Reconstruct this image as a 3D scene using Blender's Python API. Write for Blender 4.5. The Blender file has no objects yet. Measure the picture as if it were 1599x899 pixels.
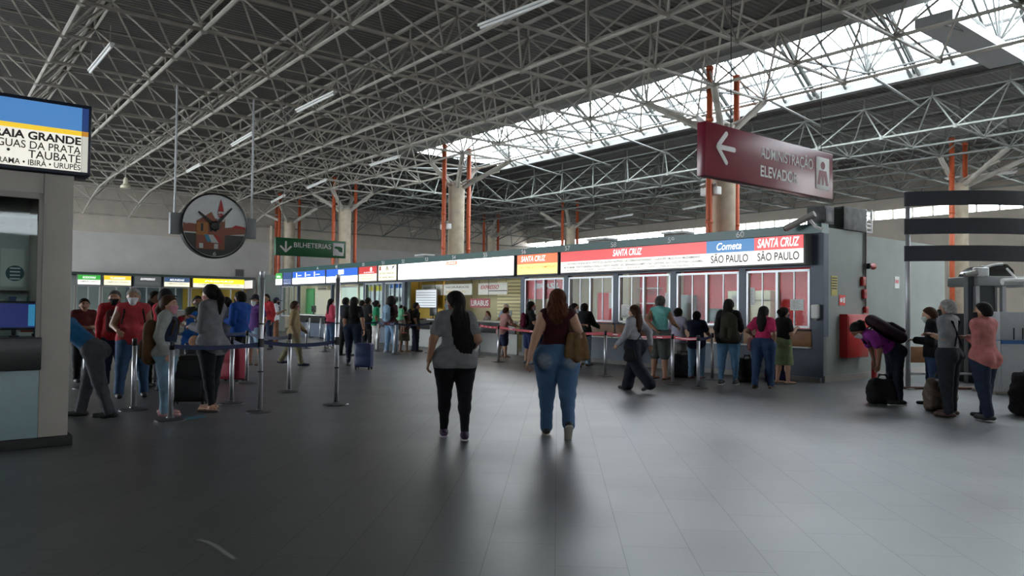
import bpy, bmesh, math, random
import numpy as np
from mathutils import Vector, Matrix
random.seed(7)
S = bpy.context.scene
COL = S.collection
# ------------------------------------------------------------------ camera, world, exposure
FPX, PITCH, ROLL, TH, HC = 1169.0, math.radians(1.454), math.radians(0.669), math.radians(38.45), 1.5
EXPOSURE = 0.0
SKY = 14.0
def va(*a): return np.array(a, float)
_F = va(0, math.cos(PITCH), math.sin(PITCH)); _U = va(0, -math.sin(PITCH), math.cos(PITCH)); _R = va(1, 0, 0)
CR = math.cos(ROLL)*_R + math.sin(ROLL)*_U
CU = -math.sin(ROLL)*_R + math.cos(ROLL)*_U
CAM = va(0, 0, HC)
cd = bpy.data.cameras.new('camera'); cam = bpy.data.objects.new('camera', cd); COL.objects.link(cam)
cd.sensor_width = 36; cd.lens = FPX*36/1599; cd.clip_end = 400
m = Matrix.Identity(4)
for i in range(3):
    m[i][0] = CR[i]; m[i][1] = CU[i]; m[i][2] = -_F[i]; m[i][3] = CAM[i]
cam.matrix_world = m
S.camera = cam
vs = S.view_settings
vs.view_transform = 'Standard'; vs.look = 'None'; vs.exposure = EXPOSURE; vs.gamma = 1; vs.use_curve_mapping = False
w = bpy.data.worlds.new('overcast_sky'); S.world = w; w.use_nodes = True
bg = w.node_tree.nodes['Background']; bg.inputs[0].default_value = (0.88, 0.95, 1.0, 1); bg.inputs[1].default_value = SKY
try:
    S.cycles.max_bounces = 8; S.cycles.diffuse_bounces = 4; S.cycles.transparent_max_bounces = 12
    S.cycles.caustics_reflective = False; S.cycles.caustics_refractive = False
    S.cycles.sample_clamp_indirect = 4.0
    S.cycles.use_denoising = True
except Exception: pass

# ------------------------------------------------------------------ coordinates
u = va(-math.sin(TH), math.cos(TH), 0); v = va(math.cos(TH), math.sin(TH), 0)
def ray(px, py): return (px-799.5)/FPX*CR - (py-449.5)/FPX*CU + _F
def P(px, py, h=0.0):
    d = ray(px, py); return CAM + d*((h-HC)/d[2])
O = P(1286, 597.5)
def W(t, w, h=0.0): return O + t*u + w*v + va(0, 0, h)
def tw(p): q = p-O; return q@u, q@v
def onw(px, py, w):
    d = ray(px, py); s = (w-(CAM-O)@v)/(d@v); p = CAM+d*s; return (p-O)@u, p[2]
def ont(px, py, t):
    d = ray(px, py); s = (t-(CAM-O)@u)/(d@u); p = CAM+d*s; return (p-O)@v, p[2]
def hgt(px, yb, yt):
    p = P(px, yb); d = ray(px, yt); return CAM[2] + d[2]*p[1]/d[1]
RF = math.atan2(-u[1], -u[0])      # local x = -u (along the ticket front), local y = v
RV = math.atan2(v[1], v[0])        # local x = v, local y = u

# ------------------------------------------------------------------ materials
MATS = {}
def new_mat(name):
    m = bpy.data.materials.new(name); m.use_nodes = True
    return m, m.node_tree.nodes, m.node_tree.links, m.node_tree.nodes['Principled BSDF']
def mat(name, col, rough=0.6, metal=0.0, noise=0.0, scale=8.0, bump=0.0, bscale=60.0, spec=0.5):
    if name in MATS: return MATS[name]
    m, N, L, b = new_mat(name)
    b.inputs['Base Color'].default_value = (*col, 1); b.inputs['Roughness'].default_value = rough
    b.inputs['Metallic'].default_value = metal; b.inputs['Specular IOR Level'].default_value = spec
    tc = N.new('ShaderNodeTexCoord')
    n = N.new('ShaderNodeTexNoise'); n.inputs['Scale'].default_value = scale; n.inputs['Detail'].default_value = 4
    L.new(tc.outputs['Object'], n.inputs['Vector'])
    r = N.new('ShaderNodeMapRange'); k = max(noise, 0.04)
    r.inputs[1].default_value = 0.3; r.inputs[2].default_value = 0.7; r.inputs[3].default_value = 1-k; r.inputs[4].default_value = 1+k
    L.new(n.outputs['Fac'], r.inputs[0])
    mx = N.new('ShaderNodeMix'); mx.data_type = 'RGBA'; mx.blend_type = 'MULTIPLY'; mx.inputs['Factor'].default_value = 1
    mx.inputs[6].default_value = (*col, 1); L.new(r.outputs[0], mx.inputs[7]); L.new(mx.outputs[2], b.inputs['Base Color'])
    if bump:
        n2 = N.new('ShaderNodeTexNoise'); n2.inputs['Scale'].default_value = bscale; L.new(tc.outputs['Object'], n2.inputs['Vector'])
        bp = N.new('ShaderNodeBump'); bp.inputs['Strength'].default_value = bump; bp.inputs['Distance'].default_value = 0.02
        L.new(n2.outputs['Fac'], bp.inputs['Height']); L.new(bp.outputs[0], b.inputs['Normal'])
    MATS[name] = m; return m
def emis(name, col, strength=1.0):
    if name in MATS: return MATS[name]
    m, N, L, b = new_mat(name)
    b.inputs['Base Color'].default_value = (*[c*0.5 for c in col], 1)
    b.inputs['Emission Color'].default_value = (*col, 1); b.inputs['Emission Strength'].default_value = strength
    b.inputs['Roughness'].default_value = 0.35
    MATS[name] = m; return m
def glass(name, tint=(0.9, 0.95, 0.95), refl=0.10, rough=0.03):
    if name in MATS: return MATS[name]
    m, N, L, b = new_mat(name); N.remove(b)
    t = N.new('ShaderNodeBsdfTransparent'); t.inputs[0].default_value = (*tint, 1)
    g = N.new('ShaderNodeBsdfGlossy'); g.inputs['Roughness'].default_value = rough
    mx = N.new('ShaderNodeMixShader'); mx.inputs[0].default_value = refl
    L.new(t.outputs[0], mx.inputs[1]); L.new(g.outputs[0], mx.inputs[2]); L.new(mx.outputs[0], N['Material Output'].inputs[0])
    MATS[name] = m; return m
def cloth(col, tag='cloth'):
    return mat('%s_%02x%02x%02x' % (tag, *[int(min(1, c)*255) for c in col]), col, 0.85, noise=0.15, scale=14, bump=0.25, bscale=90, spec=0.2)
def srgb(r, g, b):
    f = lambda c: (c/255/12.92) if c/255 <= 0.04045 else ((c/255+0.055)/1.055)**2.4
    return (f(r), f(g), f(b))

# floor: small dark granite tiles laid diagonal to the building
def floor_mat():
    m, N, L, b = new_mat('granite_tiles')
    tc = N.new('ShaderNodeTexCoord'); mp = N.new('ShaderNodeMapping'); mp.inputs['Rotation'].default_value = (0, 0, math.radians(3.5))
    L.new(tc.outputs['Object'], mp.inputs[0])
    br = N.new('ShaderNodeTexBrick'); br.offset = 0.5; br.inputs['Scale'].default_value = 1.0
    br.inputs['Brick Width'].default_value = 0.8; br.inputs['Row Height'].default_value = 0.42; br.inputs['Mortar Size'].default_value = 0.003
    br.inputs['Color1'].default_value = (0.074, 0.079, 0.082, 1); br.inputs['Color2'].default_value = (0.096, 0.101, 0.104, 1); br.inputs['Mortar'].default_value = (0.04, 0.04, 0.04, 1)
    br.inputs['Mortar Smooth'].default_value = 0.1
    sw = N.new('ShaderNodeSeparateXYZ'); cb = N.new('ShaderNodeCombineXYZ'); L.new(mp.outputs[0], sw.inputs[0])
    L.new(sw.outputs[1], cb.inputs[0]); L.new(sw.outputs[0], cb.inputs[1]); L.new(cb.outputs[0], br.inputs['Vector'])
    n = N.new('ShaderNodeTexNoise'); n.inputs['Scale'].default_value = 120; n.inputs['Detail'].default_value = 3; L.new(mp.outputs[0], n.inputs['Vector'])
    n2 = N.new('ShaderNodeTexNoise'); n2.inputs['Scale'].default_value = 0.9; n2.inputs['Detail'].default_value = 5; L.new(mp.outputs[0], n2.inputs['Vector'])
    mx = N.new('ShaderNodeMix'); mx.data_type = 'RGBA'; mx.blend_type = 'MULTIPLY'; mx.inputs['Factor'].default_value = 0.5
    L.new(br.outputs['Color'], mx.inputs[6]); L.new(n.outputs['Fac'], mx.inputs[7]); L.new(mx.outputs[2], b.inputs['Base Color'])
    ad = N.new('ShaderNodeMapRange'); ad.inputs[1].default_value = 0.3; ad.inputs[2].default_value = 0.7; ad.inputs[3].default_value = 0.34; ad.inputs[4].default_value = 0.41
    L.new(n2.outputs['Fac'], ad.inputs[0])
    ad2 = N.new('ShaderNodeMath'); ad2.operation = 'MULTIPLY_ADD'; L.new(br.outputs['Fac'], ad2.inputs[0]); ad2.inputs[1].default_value = 0.12; L.new(ad.outputs[0], ad2.inputs[2])
    L.new(ad2.outputs[0], b.inputs['Roughness'])
    # each tile lies at a slightly different tilt
    vn = N.new('ShaderNodeTexNoise'); vn.inputs['Scale'].default_value = 6; L.new(mp.outputs[0], vn.inputs['Vector'])
    bp = N.new('ShaderNodeBump'); bp.inputs['Strength'].default_value = 0.02; bp.inputs['Distance'].default_value = 0.02; L.new(vn.outputs['Fac'], bp.inputs['Height'])
    bp2 = N.new('ShaderNodeBump'); bp2.invert = True; bp2.inputs['Strength'].default_value = 0.05; bp2.inputs['Distance'].default_value = 0.004
    L.new(br.outputs['Fac'], bp2.inputs['Height']); L.new(bp.outputs[0], bp2.inputs['Normal']); L.new(bp2.outputs[0], b.inputs['Normal'])
    b.inputs['IOR'].default_value = 2.3
    MATS['floor'] = m; return m
def deck_mat():
    m, N, L, b = new_mat('corrugated_deck')
    tc = N.new('ShaderNodeTexCoord'); wv = N.new('ShaderNodeTexWave'); wv.bands_direction = 'Y'; wv.inputs['Scale'].default_value = 1.6
    L.new(tc.outputs['Object'], wv.inputs['Vector'])
    n = N.new('ShaderNodeTexNoise'); n.inputs['Scale'].default_value = 0.7; n.inputs['Detail'].default_value = 5; L.new(tc.outputs['Object'], n.inputs['Vector'])
    r = N.new('ShaderNodeValToRGB'); r.color_ramp.elements[0].color = (0.065, 0.062, 0.055, 1); r.color_ramp.elements[1].color = (0.11, 0.105, 0.097, 1)
    L.new(n.outputs['Fac'], r.inputs[0]); L.new(r.outputs[0], b.inputs['Base Color'])
    bp = N.new('ShaderNodeBump'); bp.inputs['Strength'].default_value = 0.8; bp.inputs['Distance'].default_value = 0.05; L.new(wv.outputs['Fac'], bp.inputs['Height']); L.new(bp.outputs[0], b.inputs['Normal'])
    b.inputs['Roughness'].default_value = 0.6
    return m
M_FLOOR = floor_mat(); M_DECK = deck_mat()
M_BAR = mat('painted_tube', (0.36, 0.335, 0.29), 0.5, noise=0.2, scale=3)
M_BAR2 = mat('painted_tube_darkened', (0.17, 0.18, 0.165), 0.5, noise=0.2, scale=3)  # darker grey-green copy of the tube paint, offsets bars overlit by the skylight
M_TRUSS = mat('skylight_truss_silhouette', (0.10, 0.105, 0.10), 0.5, noise=0.1)  # tube paint darkened so the backlit trusses keep their silhouette
M_WALLUP = mat('beige_plaster', (0.46, 0.41, 0.35), 0.8, noise=0.08, scale=1.5)
M_WALLLO = mat('pale_plaster', (0.50, 0.48, 0.46), 0.75, noise=0.06, scale=1.2)
M_SIDE = mat('grey_green_paint', (0.20, 0.22, 0.205), 0.6, noise=0.08, scale=1.5)
M_BLUEGREY = mat('slate_blue_paint', (0.075, 0.095, 0.13), 0.55, noise=0.12, scale=2)
M_BANDGREEN = mat('dark_teal_band', (0.018, 0.085, 0.078), 0.4)
M_ALU = mat('aluminium', (0.42, 0.43, 0.45), 0.4, 0.45)
M_STEEL = mat('brushed_steel', (0.62, 0.63, 0.66), 0.36, 0.8, noise=0.05)
M_DARKMETAL = mat('dark_metal', (0.03, 0.03, 0.033), 0.4, 0.5)
M_CONC = mat('column_concrete', (0.42, 0.36, 0.27), 0.75, noise=0.15, scale=3)
M_ORANGE = mat('orange_pipe', (0.44, 0.085, 0.03), 0.5, noise=0.1)
M_WOOD = mat('brown_wood_panel', (0.27, 0.12, 0.045), 0.45, noise=0.2, scale=5)
M_WHITE = mat('white_paint', (0.7, 0.7, 0.68), 0.5)
M_BLACK = mat('black_laminate', (0.008, 0.008, 0.009), 0.35)
M_RED = mat('red_paint', (0.42, 0.012, 0.014), 0.4)
M_REDWALL = mat('red_wall', (0.62, 0.03, 0.035), 0.5)
M_CREAM = mat('cream_wall', (0.62, 0.58, 0.44), 0.6)
M_OCHRE = mat('ochre_wall', (0.55, 0.33, 0.04), 0.6)
M_GLASS = glass('window_glass', refl=0.006)
M_PAPER = mat('paper', (0.72, 0.72, 0.70), 0.8)
M_INK = mat('dark_ink', (0.02, 0.02, 0.025), 0.6)
M_CONDUIT = mat('grey_conduit', (0.22, 0.2, 0.18), 0.5)

# ------------------------------------------------------------------ mesh helpers
def obj(name, me, m=None, parent=None, smooth=False):
    o = bpy.data.objects.new(name, me); COL.objects.link(o)
    if m is not None: me.materials.append(m)
    if parent is not None: o.parent = parent
    if smooth: me.polygons.foreach_set('use_smooth', [True]*len(me.polygons))
    return o
def tag(o, label=None, cat=None, group=None, kind=None):
    if label: o['label'] = label
    if cat: o['category'] = cat
    if group: o['group'] = group
    if kind: o['kind'] = kind
    return o
def thing(name, label, cat, loc=(0, 0, 0), rz=0.0, group=None):
    o = bpy.data.objects.new(name, None); COL.objects.link(o); o.empty_display_size = 0.1
    o.location = tuple(loc); o.rotation_euler = (0, 0, rz)
    return tag(o, label, cat, group)
class MB:
    def __init__(s): s.v = []; s.f = []
    def add(s, vs, fs):
        k = len(s.v); s.v += [tuple(map(float, p)) for p in vs]; s.f += [tuple(i+k for i in f) for f in fs]; return s
    def box(s, x0, x1, y0, y1, z0, z1):
        return s.add([(x0,y0,z0),(x1,y0,z0),(x1,y1,z0),(x0,y1,z0),(x0,y0,z1),(x1,y0,z1),(x1,y1,z1),(x0,y1,z1)],
                     [(0,3,2,1),(4,5,6,7),(0,1,5,4),(1,2,6,5),(2,3,7,6),(3,0,4,7)])
    def bar(s, a, b, r, n=6, r2=None, caps=True):
        a = va(*a); b = va(*b); d = b-a; L = np.linalg.norm(d)
        if L < 1e-6: return s
        d /= L; q = va(0, 0, 1) if abs(d[2]) < 0.95 else va(1, 0, 0)
        x = np.cross(q, d); x /= np.linalg.norm(x); y = np.cross(d, x); r2 = r if r2 is None else r2
        vs = []
        for c, rr in ((a, r), (b, r2)):
            for i in range(n):
                t = 2*math.pi*(i+0.5)/n; vs.append(c+rr*(math.cos(t)*x+math.sin(t)*y))
        fs = [(i, (i+1) % n, n+(i+1) % n, n+i) for i in range(n)]
        if caps: fs += [tuple(range(n-1, -1, -1)), tuple(range(n, 2*n))]
        return s.add(vs, fs)
    def path(s, pts, r, n=8):
        for a, b in zip(pts, pts[1:]): s.bar(a, b, r, n)
        return s
    def lathe(s, prof, n=24, c=(0, 0)):      # prof: (radius, z) from bottom to top
        vs = []; k = len(prof)
        for i in range(n):
            t = 2*math.pi*i/n
            for r, z in prof: vs.append((c[0]+r*math.cos(t), c[1]+r*math.sin(t), z))
        fs = []
        for i in range(n):
            j = (i+1) % n
            for q in range(k-1): fs.append((i*k+q, j*k+q, j*k+q+1, i*k+q+1))
        fs.append(tuple(i*k for i in range(n-1, -1, -1))); fs.append(tuple(i*k+k-1 for i in range(n)))
        return s.add(vs, fs)
    def prism(s, poly, y0, y1):              # poly in x,z counter-clockwise seen from -y
        n = len(poly)
        vs = [(x, y0, z) for x, z in poly]+[(x, y1, z) for x, z in poly]
        fs = [tuple(range(n)), tuple(range(2*n-1, n-1, -1))]+[(i, n+i, n+(i+1) % n, (i+1) % n) for i in range(n)]
        return s.add(vs, fs)
    def build(s, name, m, parent=None, bevel=0.0, smooth=False, loc=None, rz=0.0, seg=2):
        me = bpy.data.meshes.new(name); me.from_pydata(s.v, [], s.f); me.validate()
        if bevel:
            bm = bmesh.new(); bm.from_mesh(me)
            bmesh.ops.bevel(bm, geom=list(bm.edges), offset=bevel, segments=seg, affect='EDGES', profile=0.5, clamp_overlap=True)
            bm.to_mesh(me); bm.free()
        o = obj(name, me, m, parent, smooth or bevel > 0)
        if loc is not None: o.location = tuple(loc)
        o.rotation_euler[2] = rz
        return o
def text(s, m, parent, x, z, width, height, y=0.0, bold=0.0, shear=0.0, name='lettering', depth=0.002):
    c = bpy.data.curves.new(name, 'FONT'); c.body = s; c.size = 1.0; c.extrude = 0; c.offset = bold; c.shear = shear
    t = bpy.data.objects.new('tmp', c); COL.objects.link(t)
    dg = bpy.context.evaluated_depsgraph_get(); me = bpy.data.meshes.new_from_object(t.evaluated_get(dg)); bpy.data.objects.remove(t)
    n = len(me.vertices)
    if n == 0: return None
    co = np.empty(n*3); me.vertices.foreach_get('co', co); co = co.reshape(-1, 3)
    lo = co.min(0); hi = co.max(0)
    sx = width/max(1e-6, hi[0]-lo[0]); sz = height/max(1e-6, hi[1]-lo[1])
    out = np.stack([x+(co[:, 0]-lo[0])*sx, np.full(n, y), z+(co[:, 1]-lo[1])*sz], 1)
    me.vertices.foreach_set('co', out.ravel()); me.update(); me.materials.clear()
    o = obj(name, me, m, parent); return o
def struct(o, name=None): o['kind'] = 'structure'; return o

# ------------------------------------------------------------------ floor and walls
mb = MB(); p = [W(-16, -29), W(-16, 29), W(46, 29), W(46, -29)]
mb.add(p, [(0, 3, 2, 1)] if False else [(0, 1, 2, 3)]); fl = struct(mb.build('floor', M_FLOOR))
if fl.data.polygons[0].normal.z < 0: fl.data.flip_normals()
TB = 43.0; HB = 6.75       # back wall
def wallbox(name, t0, t1, w0, w1, z0, z1, m, parent=None):
    mb = MB(); c = [W(t0, w0), W(t0, w1), W(t1, w1), W(t1, w0)]
    vs = [(*q[:2], z0) for q in c]+[(*q[:2], z1) for q in c]
    mb.add(vs, [(0,1,2,3),(7,6,5,4),(0,4,5,1),(1,5,6,2),(2,6,7,3),(3,7,4,0)])
    o = mb.build(name, m, parent)
    bm = bmesh.new(); bm.from_mesh(o.data); bmesh.ops.recalc_face_normals(bm, faces=bm.faces); bm.to_mesh(o.data); bm.free()
    return struct(o) if parent is None else o
wallbox('wall_back', TB, TB+0.3, -28, 28, 5.75, HB+2.6, M_WALLUP)
wallbox('wall_back_lower', TB-0.12, TB+0.3, -28, 28, 0, 5.75, M_WALLLO)
wallbox('wall_left', -15, 12, -28.3, -28, 0, 10, M_WALLUP)
wallbox('wall_left_head', 12, TB, -28.3, -28, 6.5, 10, M_WALLUP)  # unseen opening below added to let fill daylight reach the hall
wallbox('wall_behind', -15.3, -15, -28, 22, 0, 3.4, M_WALLUP)
wallbox('wall_behind_upper', -15.3, -15, -28, 22, 4.0, 10, M_WALLUP)
wallbox('wall_behind_middle', -15.3, -15, -4, 22, 3.4, 4.0, M_WALLUP)  # unseen slot left at this height, sized to light kiosk and people
WS = 27.5
wallbox('wall_right', -15, TB, WS, WS+0.3, 0, 6.65, M_WALLUP)
wallbox('wall_right_upper', -15, TB, WS, WS+0.3, 7.15, 10, M_WALLUP)

t = -14.0; n = 1
wr = MB(); wg = MB()
while t < 42:
    a = W(t, WS+0.1, 6.65); b = W(t, WS+0.1, 7.15); wr.bar(a, b, 0.05, 4); t += 1.05
wf = struct(wr.build('window_clerestory', M_BAR))
mb = MB(); mb.add([W(-15, WS+0.2, 6.65), W(TB, WS+0.2, 6.65), W(TB, WS+0.2, 7.15), W(-15, WS+0.2, 7.15)], [(0, 1, 2, 3)]); mb.build('pane', glass('clerestory_glass', (0.95, 0.95, 0.93), 0.05), wf)

# ------------------------------------------------------------------ space frame roof
MOD, T0, W0, HBOT, DEP = 2.48, 7.2, 5.10, 7.8, 1.5
I0, I1 = -9, 14          # bottom node rows: t = T0 + MOD*i
J0, J1 = -13, 9
GAPJ = (0, 3)            # cells with j 0..2 (w 5.10..12.54) are open under the skylight
GAPI = 8
def drop(t):
    if t <= 36: return 0.0
    return min(1.1, (t-36)/6.0*1.1*((t-36)/6.0*0.5+0.5))
def cell(i, j):
    if not (I0 <= i < I1 and J0 <= j < J1): return False
    return not (GAPJ[0] <= j < GAPJ[1] and i < GAPI)
def bn(i, j): t = T0+MOD*i; return W(t, W0+MOD*j, HBOT-drop(t))
def tn(i, j): t = T0+MOD*(i+0.5); return W(t, W0+MOD*(j+0.5), HBOT+DEP-drop(t))
def build_frame(name, jr, ir=(I0, I1)):
    mb = MB(); nb = set(); edges = set(); pur = MB()
    for i in range(*ir):
        for j in range(*jr):
            if not cell(i, j): continue
            c = [(i, j), (i+1, j), (i+1, j+1), (i, j+1)]
            for q in range(4): edges.add(tuple(sorted((c[q], c[(q+1) % 4]))))
            T = tn(i, j)
            for q in c: mb.bar(bn(*q), T, 0.03, 5, caps=False); nb.add(q)
            if cell(i+1, j): mb.bar(T, tn(i+1, j), 0.038, 5, caps=False)
            if cell(i, j+1): mb.bar(T, tn(i, j+1), 0.038, 5, caps=False)
            mb.bar(T, T+va(0, 0, 0.42), 0.035, 5, caps=False)
            pur.bar(T+va(0, 0, 0.45)-u*MOD*0.5, T+va(0, 0, 0.45)+u*MOD*0.5, 0.06, 4, caps=False)
    for a, b in edges: mb.bar(bn(*a), bn(*b), 0.047, 6, caps=False)
    for q in nb: mb.bar(bn(*q)-va(0, 0, 0.07), bn(*q)+va(0, 0, 0.07), 0.085, 6)
    return mb, pur
def build_deck(name, w0, w1, t0=-15.5, t1=43.3):
    mb = MB(); ts = list(np.arange(t0, t1, 1.5))+[t1]; vs = []; fs = []
    for k, t in enumerate(ts):
        h = HBOT+DEP+0.52-drop(t); vs += [va(w0, t, h), va(w1, t, h), va(w0, t, h+0.06), va(w1, t, h+0.06)]
        if k:
            a = (k-1)*4; b = k*4
            fs += [(a, a+1, b+1, b), (a+2, b+2, b+3, a+3)]
    mb.add(vs, fs); return struct(mb.build(name, M_DECK, None, loc=O, rz=RV))
for nm, jr, (w0, w1) in (('left', (J0, 0), (-28.3, 5.35)), ('right', (3, J1), (12.3, 27.9))):
    dk = build_deck('ceiling_'+nm, w0, w1)
    fr, pu = build_frame(nm, jr)
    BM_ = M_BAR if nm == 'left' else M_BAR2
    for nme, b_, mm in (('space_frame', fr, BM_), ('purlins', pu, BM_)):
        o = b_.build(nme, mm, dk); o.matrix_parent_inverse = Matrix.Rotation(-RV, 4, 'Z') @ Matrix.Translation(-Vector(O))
dk = build_deck('ceiling_middle', 5.35, 12.3, 27.0)
fr, pu = build_frame('m', (0, 3), (GAPI, I1))
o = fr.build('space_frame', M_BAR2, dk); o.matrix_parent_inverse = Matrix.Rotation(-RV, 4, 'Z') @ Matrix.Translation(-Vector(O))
# edge gutters along the roof light
HD = HBOT+DEP+0.5
M_GUT = mat('gutter_sheet', (0.20, 0.20, 0.19), 0.5, noise=0.1, scale=1)
for nm, w0, w1, dz in (('trim_1', 5.0, 5.5, 0.28), ('trim_2', 12.2, 12.5, 0.16)):
    wallbox(nm, -15.5, 27.2, w0, w1, HD-dz, HD+0.12, M_GUT)
# gabled skylight
SL0, SL1, SLR, HR = 5.4, 12.2, 8.8, HD+2.5
sk = MB(); gl = MB(); ra = MB()
TS, TE = -15.2, 26.6
def sl(t, f): # f 0 left edge, .5 ridge, 1 right edge
    if f <= 0.5: return W(t, SL0+(SLR-SL0)*f*2, HD+(HR-HD)*f*2)
    return W(t, SLR+(SL1-SLR)*(f-0.5)*2, HR+(HD-HR)*(f-0.5)*2)
t = TS; k = 0
while t <= TE+0.01:
    for f0, f1 in ((0, 0.5), (0.5, 1)): sk.bar(sl(t, f0), sl(t, f1), 0.055, 4)
    if k % 3 == 0:
        for dt in (-0.14, 0.14):
            for f0, f1 in ((0, 0.5), (0.5, 1)): ra.bar(sl(t+dt, f0)-va(0, 0, .1), sl(t+dt, f1)-va(0, 0, .1), 0.06, 5)
        # hanging V truss across the opening
        L_ = W(t, SL0-0.3, HBOT+0.9); R_ = W(t, SL1+0.3, HBOT+0.9); M_ = W(t, SLR, HBOT+1.3)
        for q in (0.2, 0.36, 0.5, 0.64, 0.8): ra.bar(M_, sl(t, q), 0.03, 5)
        ra.bar(M_, L_, 0.045, 5); ra.bar(M_, R_, 0.045, 5)
        if t+3.72 <= TE+0.1:
            M2 = W(t+3.72, SLR, HBOT+1.3); ra.bar(M_, M2, 0.04, 5)
            ra.bar(M_, sl(t+1.86, 0.36), 0.028, 5); ra.bar(M2, sl(t+1.86, 0.36), 0.028, 5); ra.bar(M_, sl(t+1.86, 0.64), 0.028, 5); ra.bar(M2, sl(t+1.86, 0.64), 0.028, 5)
    t += 1.24; k += 1
for f in (0.14, 0.32, 0.5, 0.68, 0.86): sk.bar(sl(TS, f), sl(TE, f), 0.055, 4)
gl.add([sl(TS, 0), sl(TE, 0), sl(TE, 0.5), sl(TS, 0.5), sl(TS, 1), sl(TE, 1)], [(0, 1, 2, 3), (3, 2, 5, 4)])
sky = struct(sk.build('window_skylight', mat('skylight_frame', (0.07, 0.072, 0.07), 0.5)))
gl.build('pane', glass('skylight_glass', (0.94, 0.96, 0.97), 0.04), sky)
ra.build('rafter_truss', M_TRUSS, sky)
eg = MB(); eg.add([sl(TE, 0), sl(TE, 1), sl(TE, 0.5)], [(0, 1, 2)]); 
eg.build('gable_sheet', glass('translucent_sheet', (0.6, 0.6, 0.58), 0.3, 0.6), sky)
# bridging gutter box under the skylight
wallbox('trim_3', -0.5, 0.4, 5.2, 10.2, HD-1.0, HD-0.75, mat('grey_gutter', (0.36, 0.38, 0.38), 0.5))

# ------------------------------------------------------------------ columns
def column(t, w_, top=6.85, pipes=(-0.66, 0.66), r=0.36, ptop=8.6, struts=True):
    c = MB(); c.lathe([(r, 0), (r, top-0.1), (r*0.9, top)], 28)
    o = struct(c.build('column', M_CONC, None, smooth=False, loc=W(t, w_), rz=RV))
    for poly in o.data.polygons: poly.use_smooth = abs(poly.normal.z) < 0.5
    s = MB()
    if struts:
        i = math.floor((t-T0)/MOD); j = math.floor((w_-W0)/MOD)
        R_ = Matrix.Rotation(-RV, 3, 'Z')
        for q in ((i, j), (i+1, j), (i+1, j+1), (i, j+1)):
            e = bn(*q)-W(t, w_); e = R_ @ Vector(e); d = Vector((e[0], e[1], 0)).normalized()*0.18
            s.bar((d.x, d.y, top-0.15), e, 0.10, 8)
            s.bar((d.x*.4, d.y*.4, top+.1), (e[0]*.8, e[1]*.8, top+(e[2]-top)*.55), 0.04, 6)
        s.lathe([(0.3, top-0.02), (0.34, top+0.1), (0.1, top+0.25)], 12)
        s.build('capital_strut', M_BAR, o)
    for d in pipes:
        q = MB(); q.bar((d, 0, 0), (d, 0, ptop), 0.095, 12)
        for z in np.arange(1.0, ptop, 1.5): q.bar((d, 0, z), (d, 0, z+0.1), 0.112, 12)
        q.build('drainpipe', M_ORANGE, o, smooth=True)
    return o
WC = 3.86
for px, y in ((1129, 300), (713, 300), (538, 350), (452, 350)):
    tt, _ = onw(px, y, WC); column(tt, WC)
WC2 = 18.74
for px in (1497, 890, 767):
    tt, _ = onw(px, 350, WC2); column(tt, WC2, 6.8)
tt, _ = onw(424, 380, WC)
column(tt, WC, 6.8, pipes=(0.3,), r=0.12, struts=False)

# ------------------------------------------------------------------ ticket hall front
DEPTH = 2.7; TEND = 29.8
EDGES = [0.0, 1.95, 3.95, 5.92, 7.9, 9.9, 11.75, 13.6, 15.4, 17.2, 18.8, 20.5, 23.7, 25.0, 26.3, 27.6, 28.8, 29.8]
def fx(t): return -t      # local x on the front frame
def ffr(mb, name, m, parent=None, bevel=0.0, kind=True):
    o = mb.build(name, m, parent, bevel)
    if parent is None:
        o.location = tuple(O); o.rotation_euler[2] = RF
        if kind: struct(o)
    return o
# low wall, pillars
mb = MB(); mb.box(-9.9, 0, -0.02, 0.12, 0, 0.95); ffr(mb, 'wall_front', M_BLUEGREY)
for t in (1.95, 3.95, 5.92, 7.9, 9.9): ffr(MB().box(fx(t)-0.09, fx(t)+0.09, -0.03, 0.16, 0.95, 2.42), 'wall_pillar', M_BLUEGREY)
ffr(MB().box(-0.28, 0.02, -0.03, 0.16, 0.95, 3.12), 'wall_pillar', M_BLUEGREY)
for t in (17.2, 18.8, 20.5, 23.7, 27.6, 29.8): ffr(MB().box(fx(t)-0.06, fx(t)+0.06, -0.02, 0.12, 0 if t in (17.2, 20.5) else 1.03, 2.42), 'wall_pillar', M_BLUEGREY)
mb = MB(); mb.box(-9.95, -0.02, -0.10, 0.0, 0, 0.10); ffr(mb, 'baseboard_front', mat('kerb_stone', (0.16, 0.15, 0.14), 0.7))
mb = MB(); mb.box(fx(TEND), 0, -0.02, 0.14, 2.42, 3.12); ffr(mb, 'wall_front_header', M_BLUEGREY)
# teal band with window numbers
band = MB().box(fx(TEND), 0.02, -0.12, 0.16, 3.12, 3.32); band = ffr(band, 'trim_band', M_BANDGREEN)
for t, s in ((9.75, '56'), (7.75, '57'), (5.92, '58'), (3.95, '59'), (1.95, '60'), (11.75, '55'), (13.6, '54'), (15.4, '53'), (17.1, '52'), (18.7, '51'), (20.4, '50'), (23.0, '48'), (25.0, '46')):
    text(s, M_WHITE, band, fx(t)-0.1, 3.15, 0.21, 0.135, y=-0.125, bold=0.01)
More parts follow.
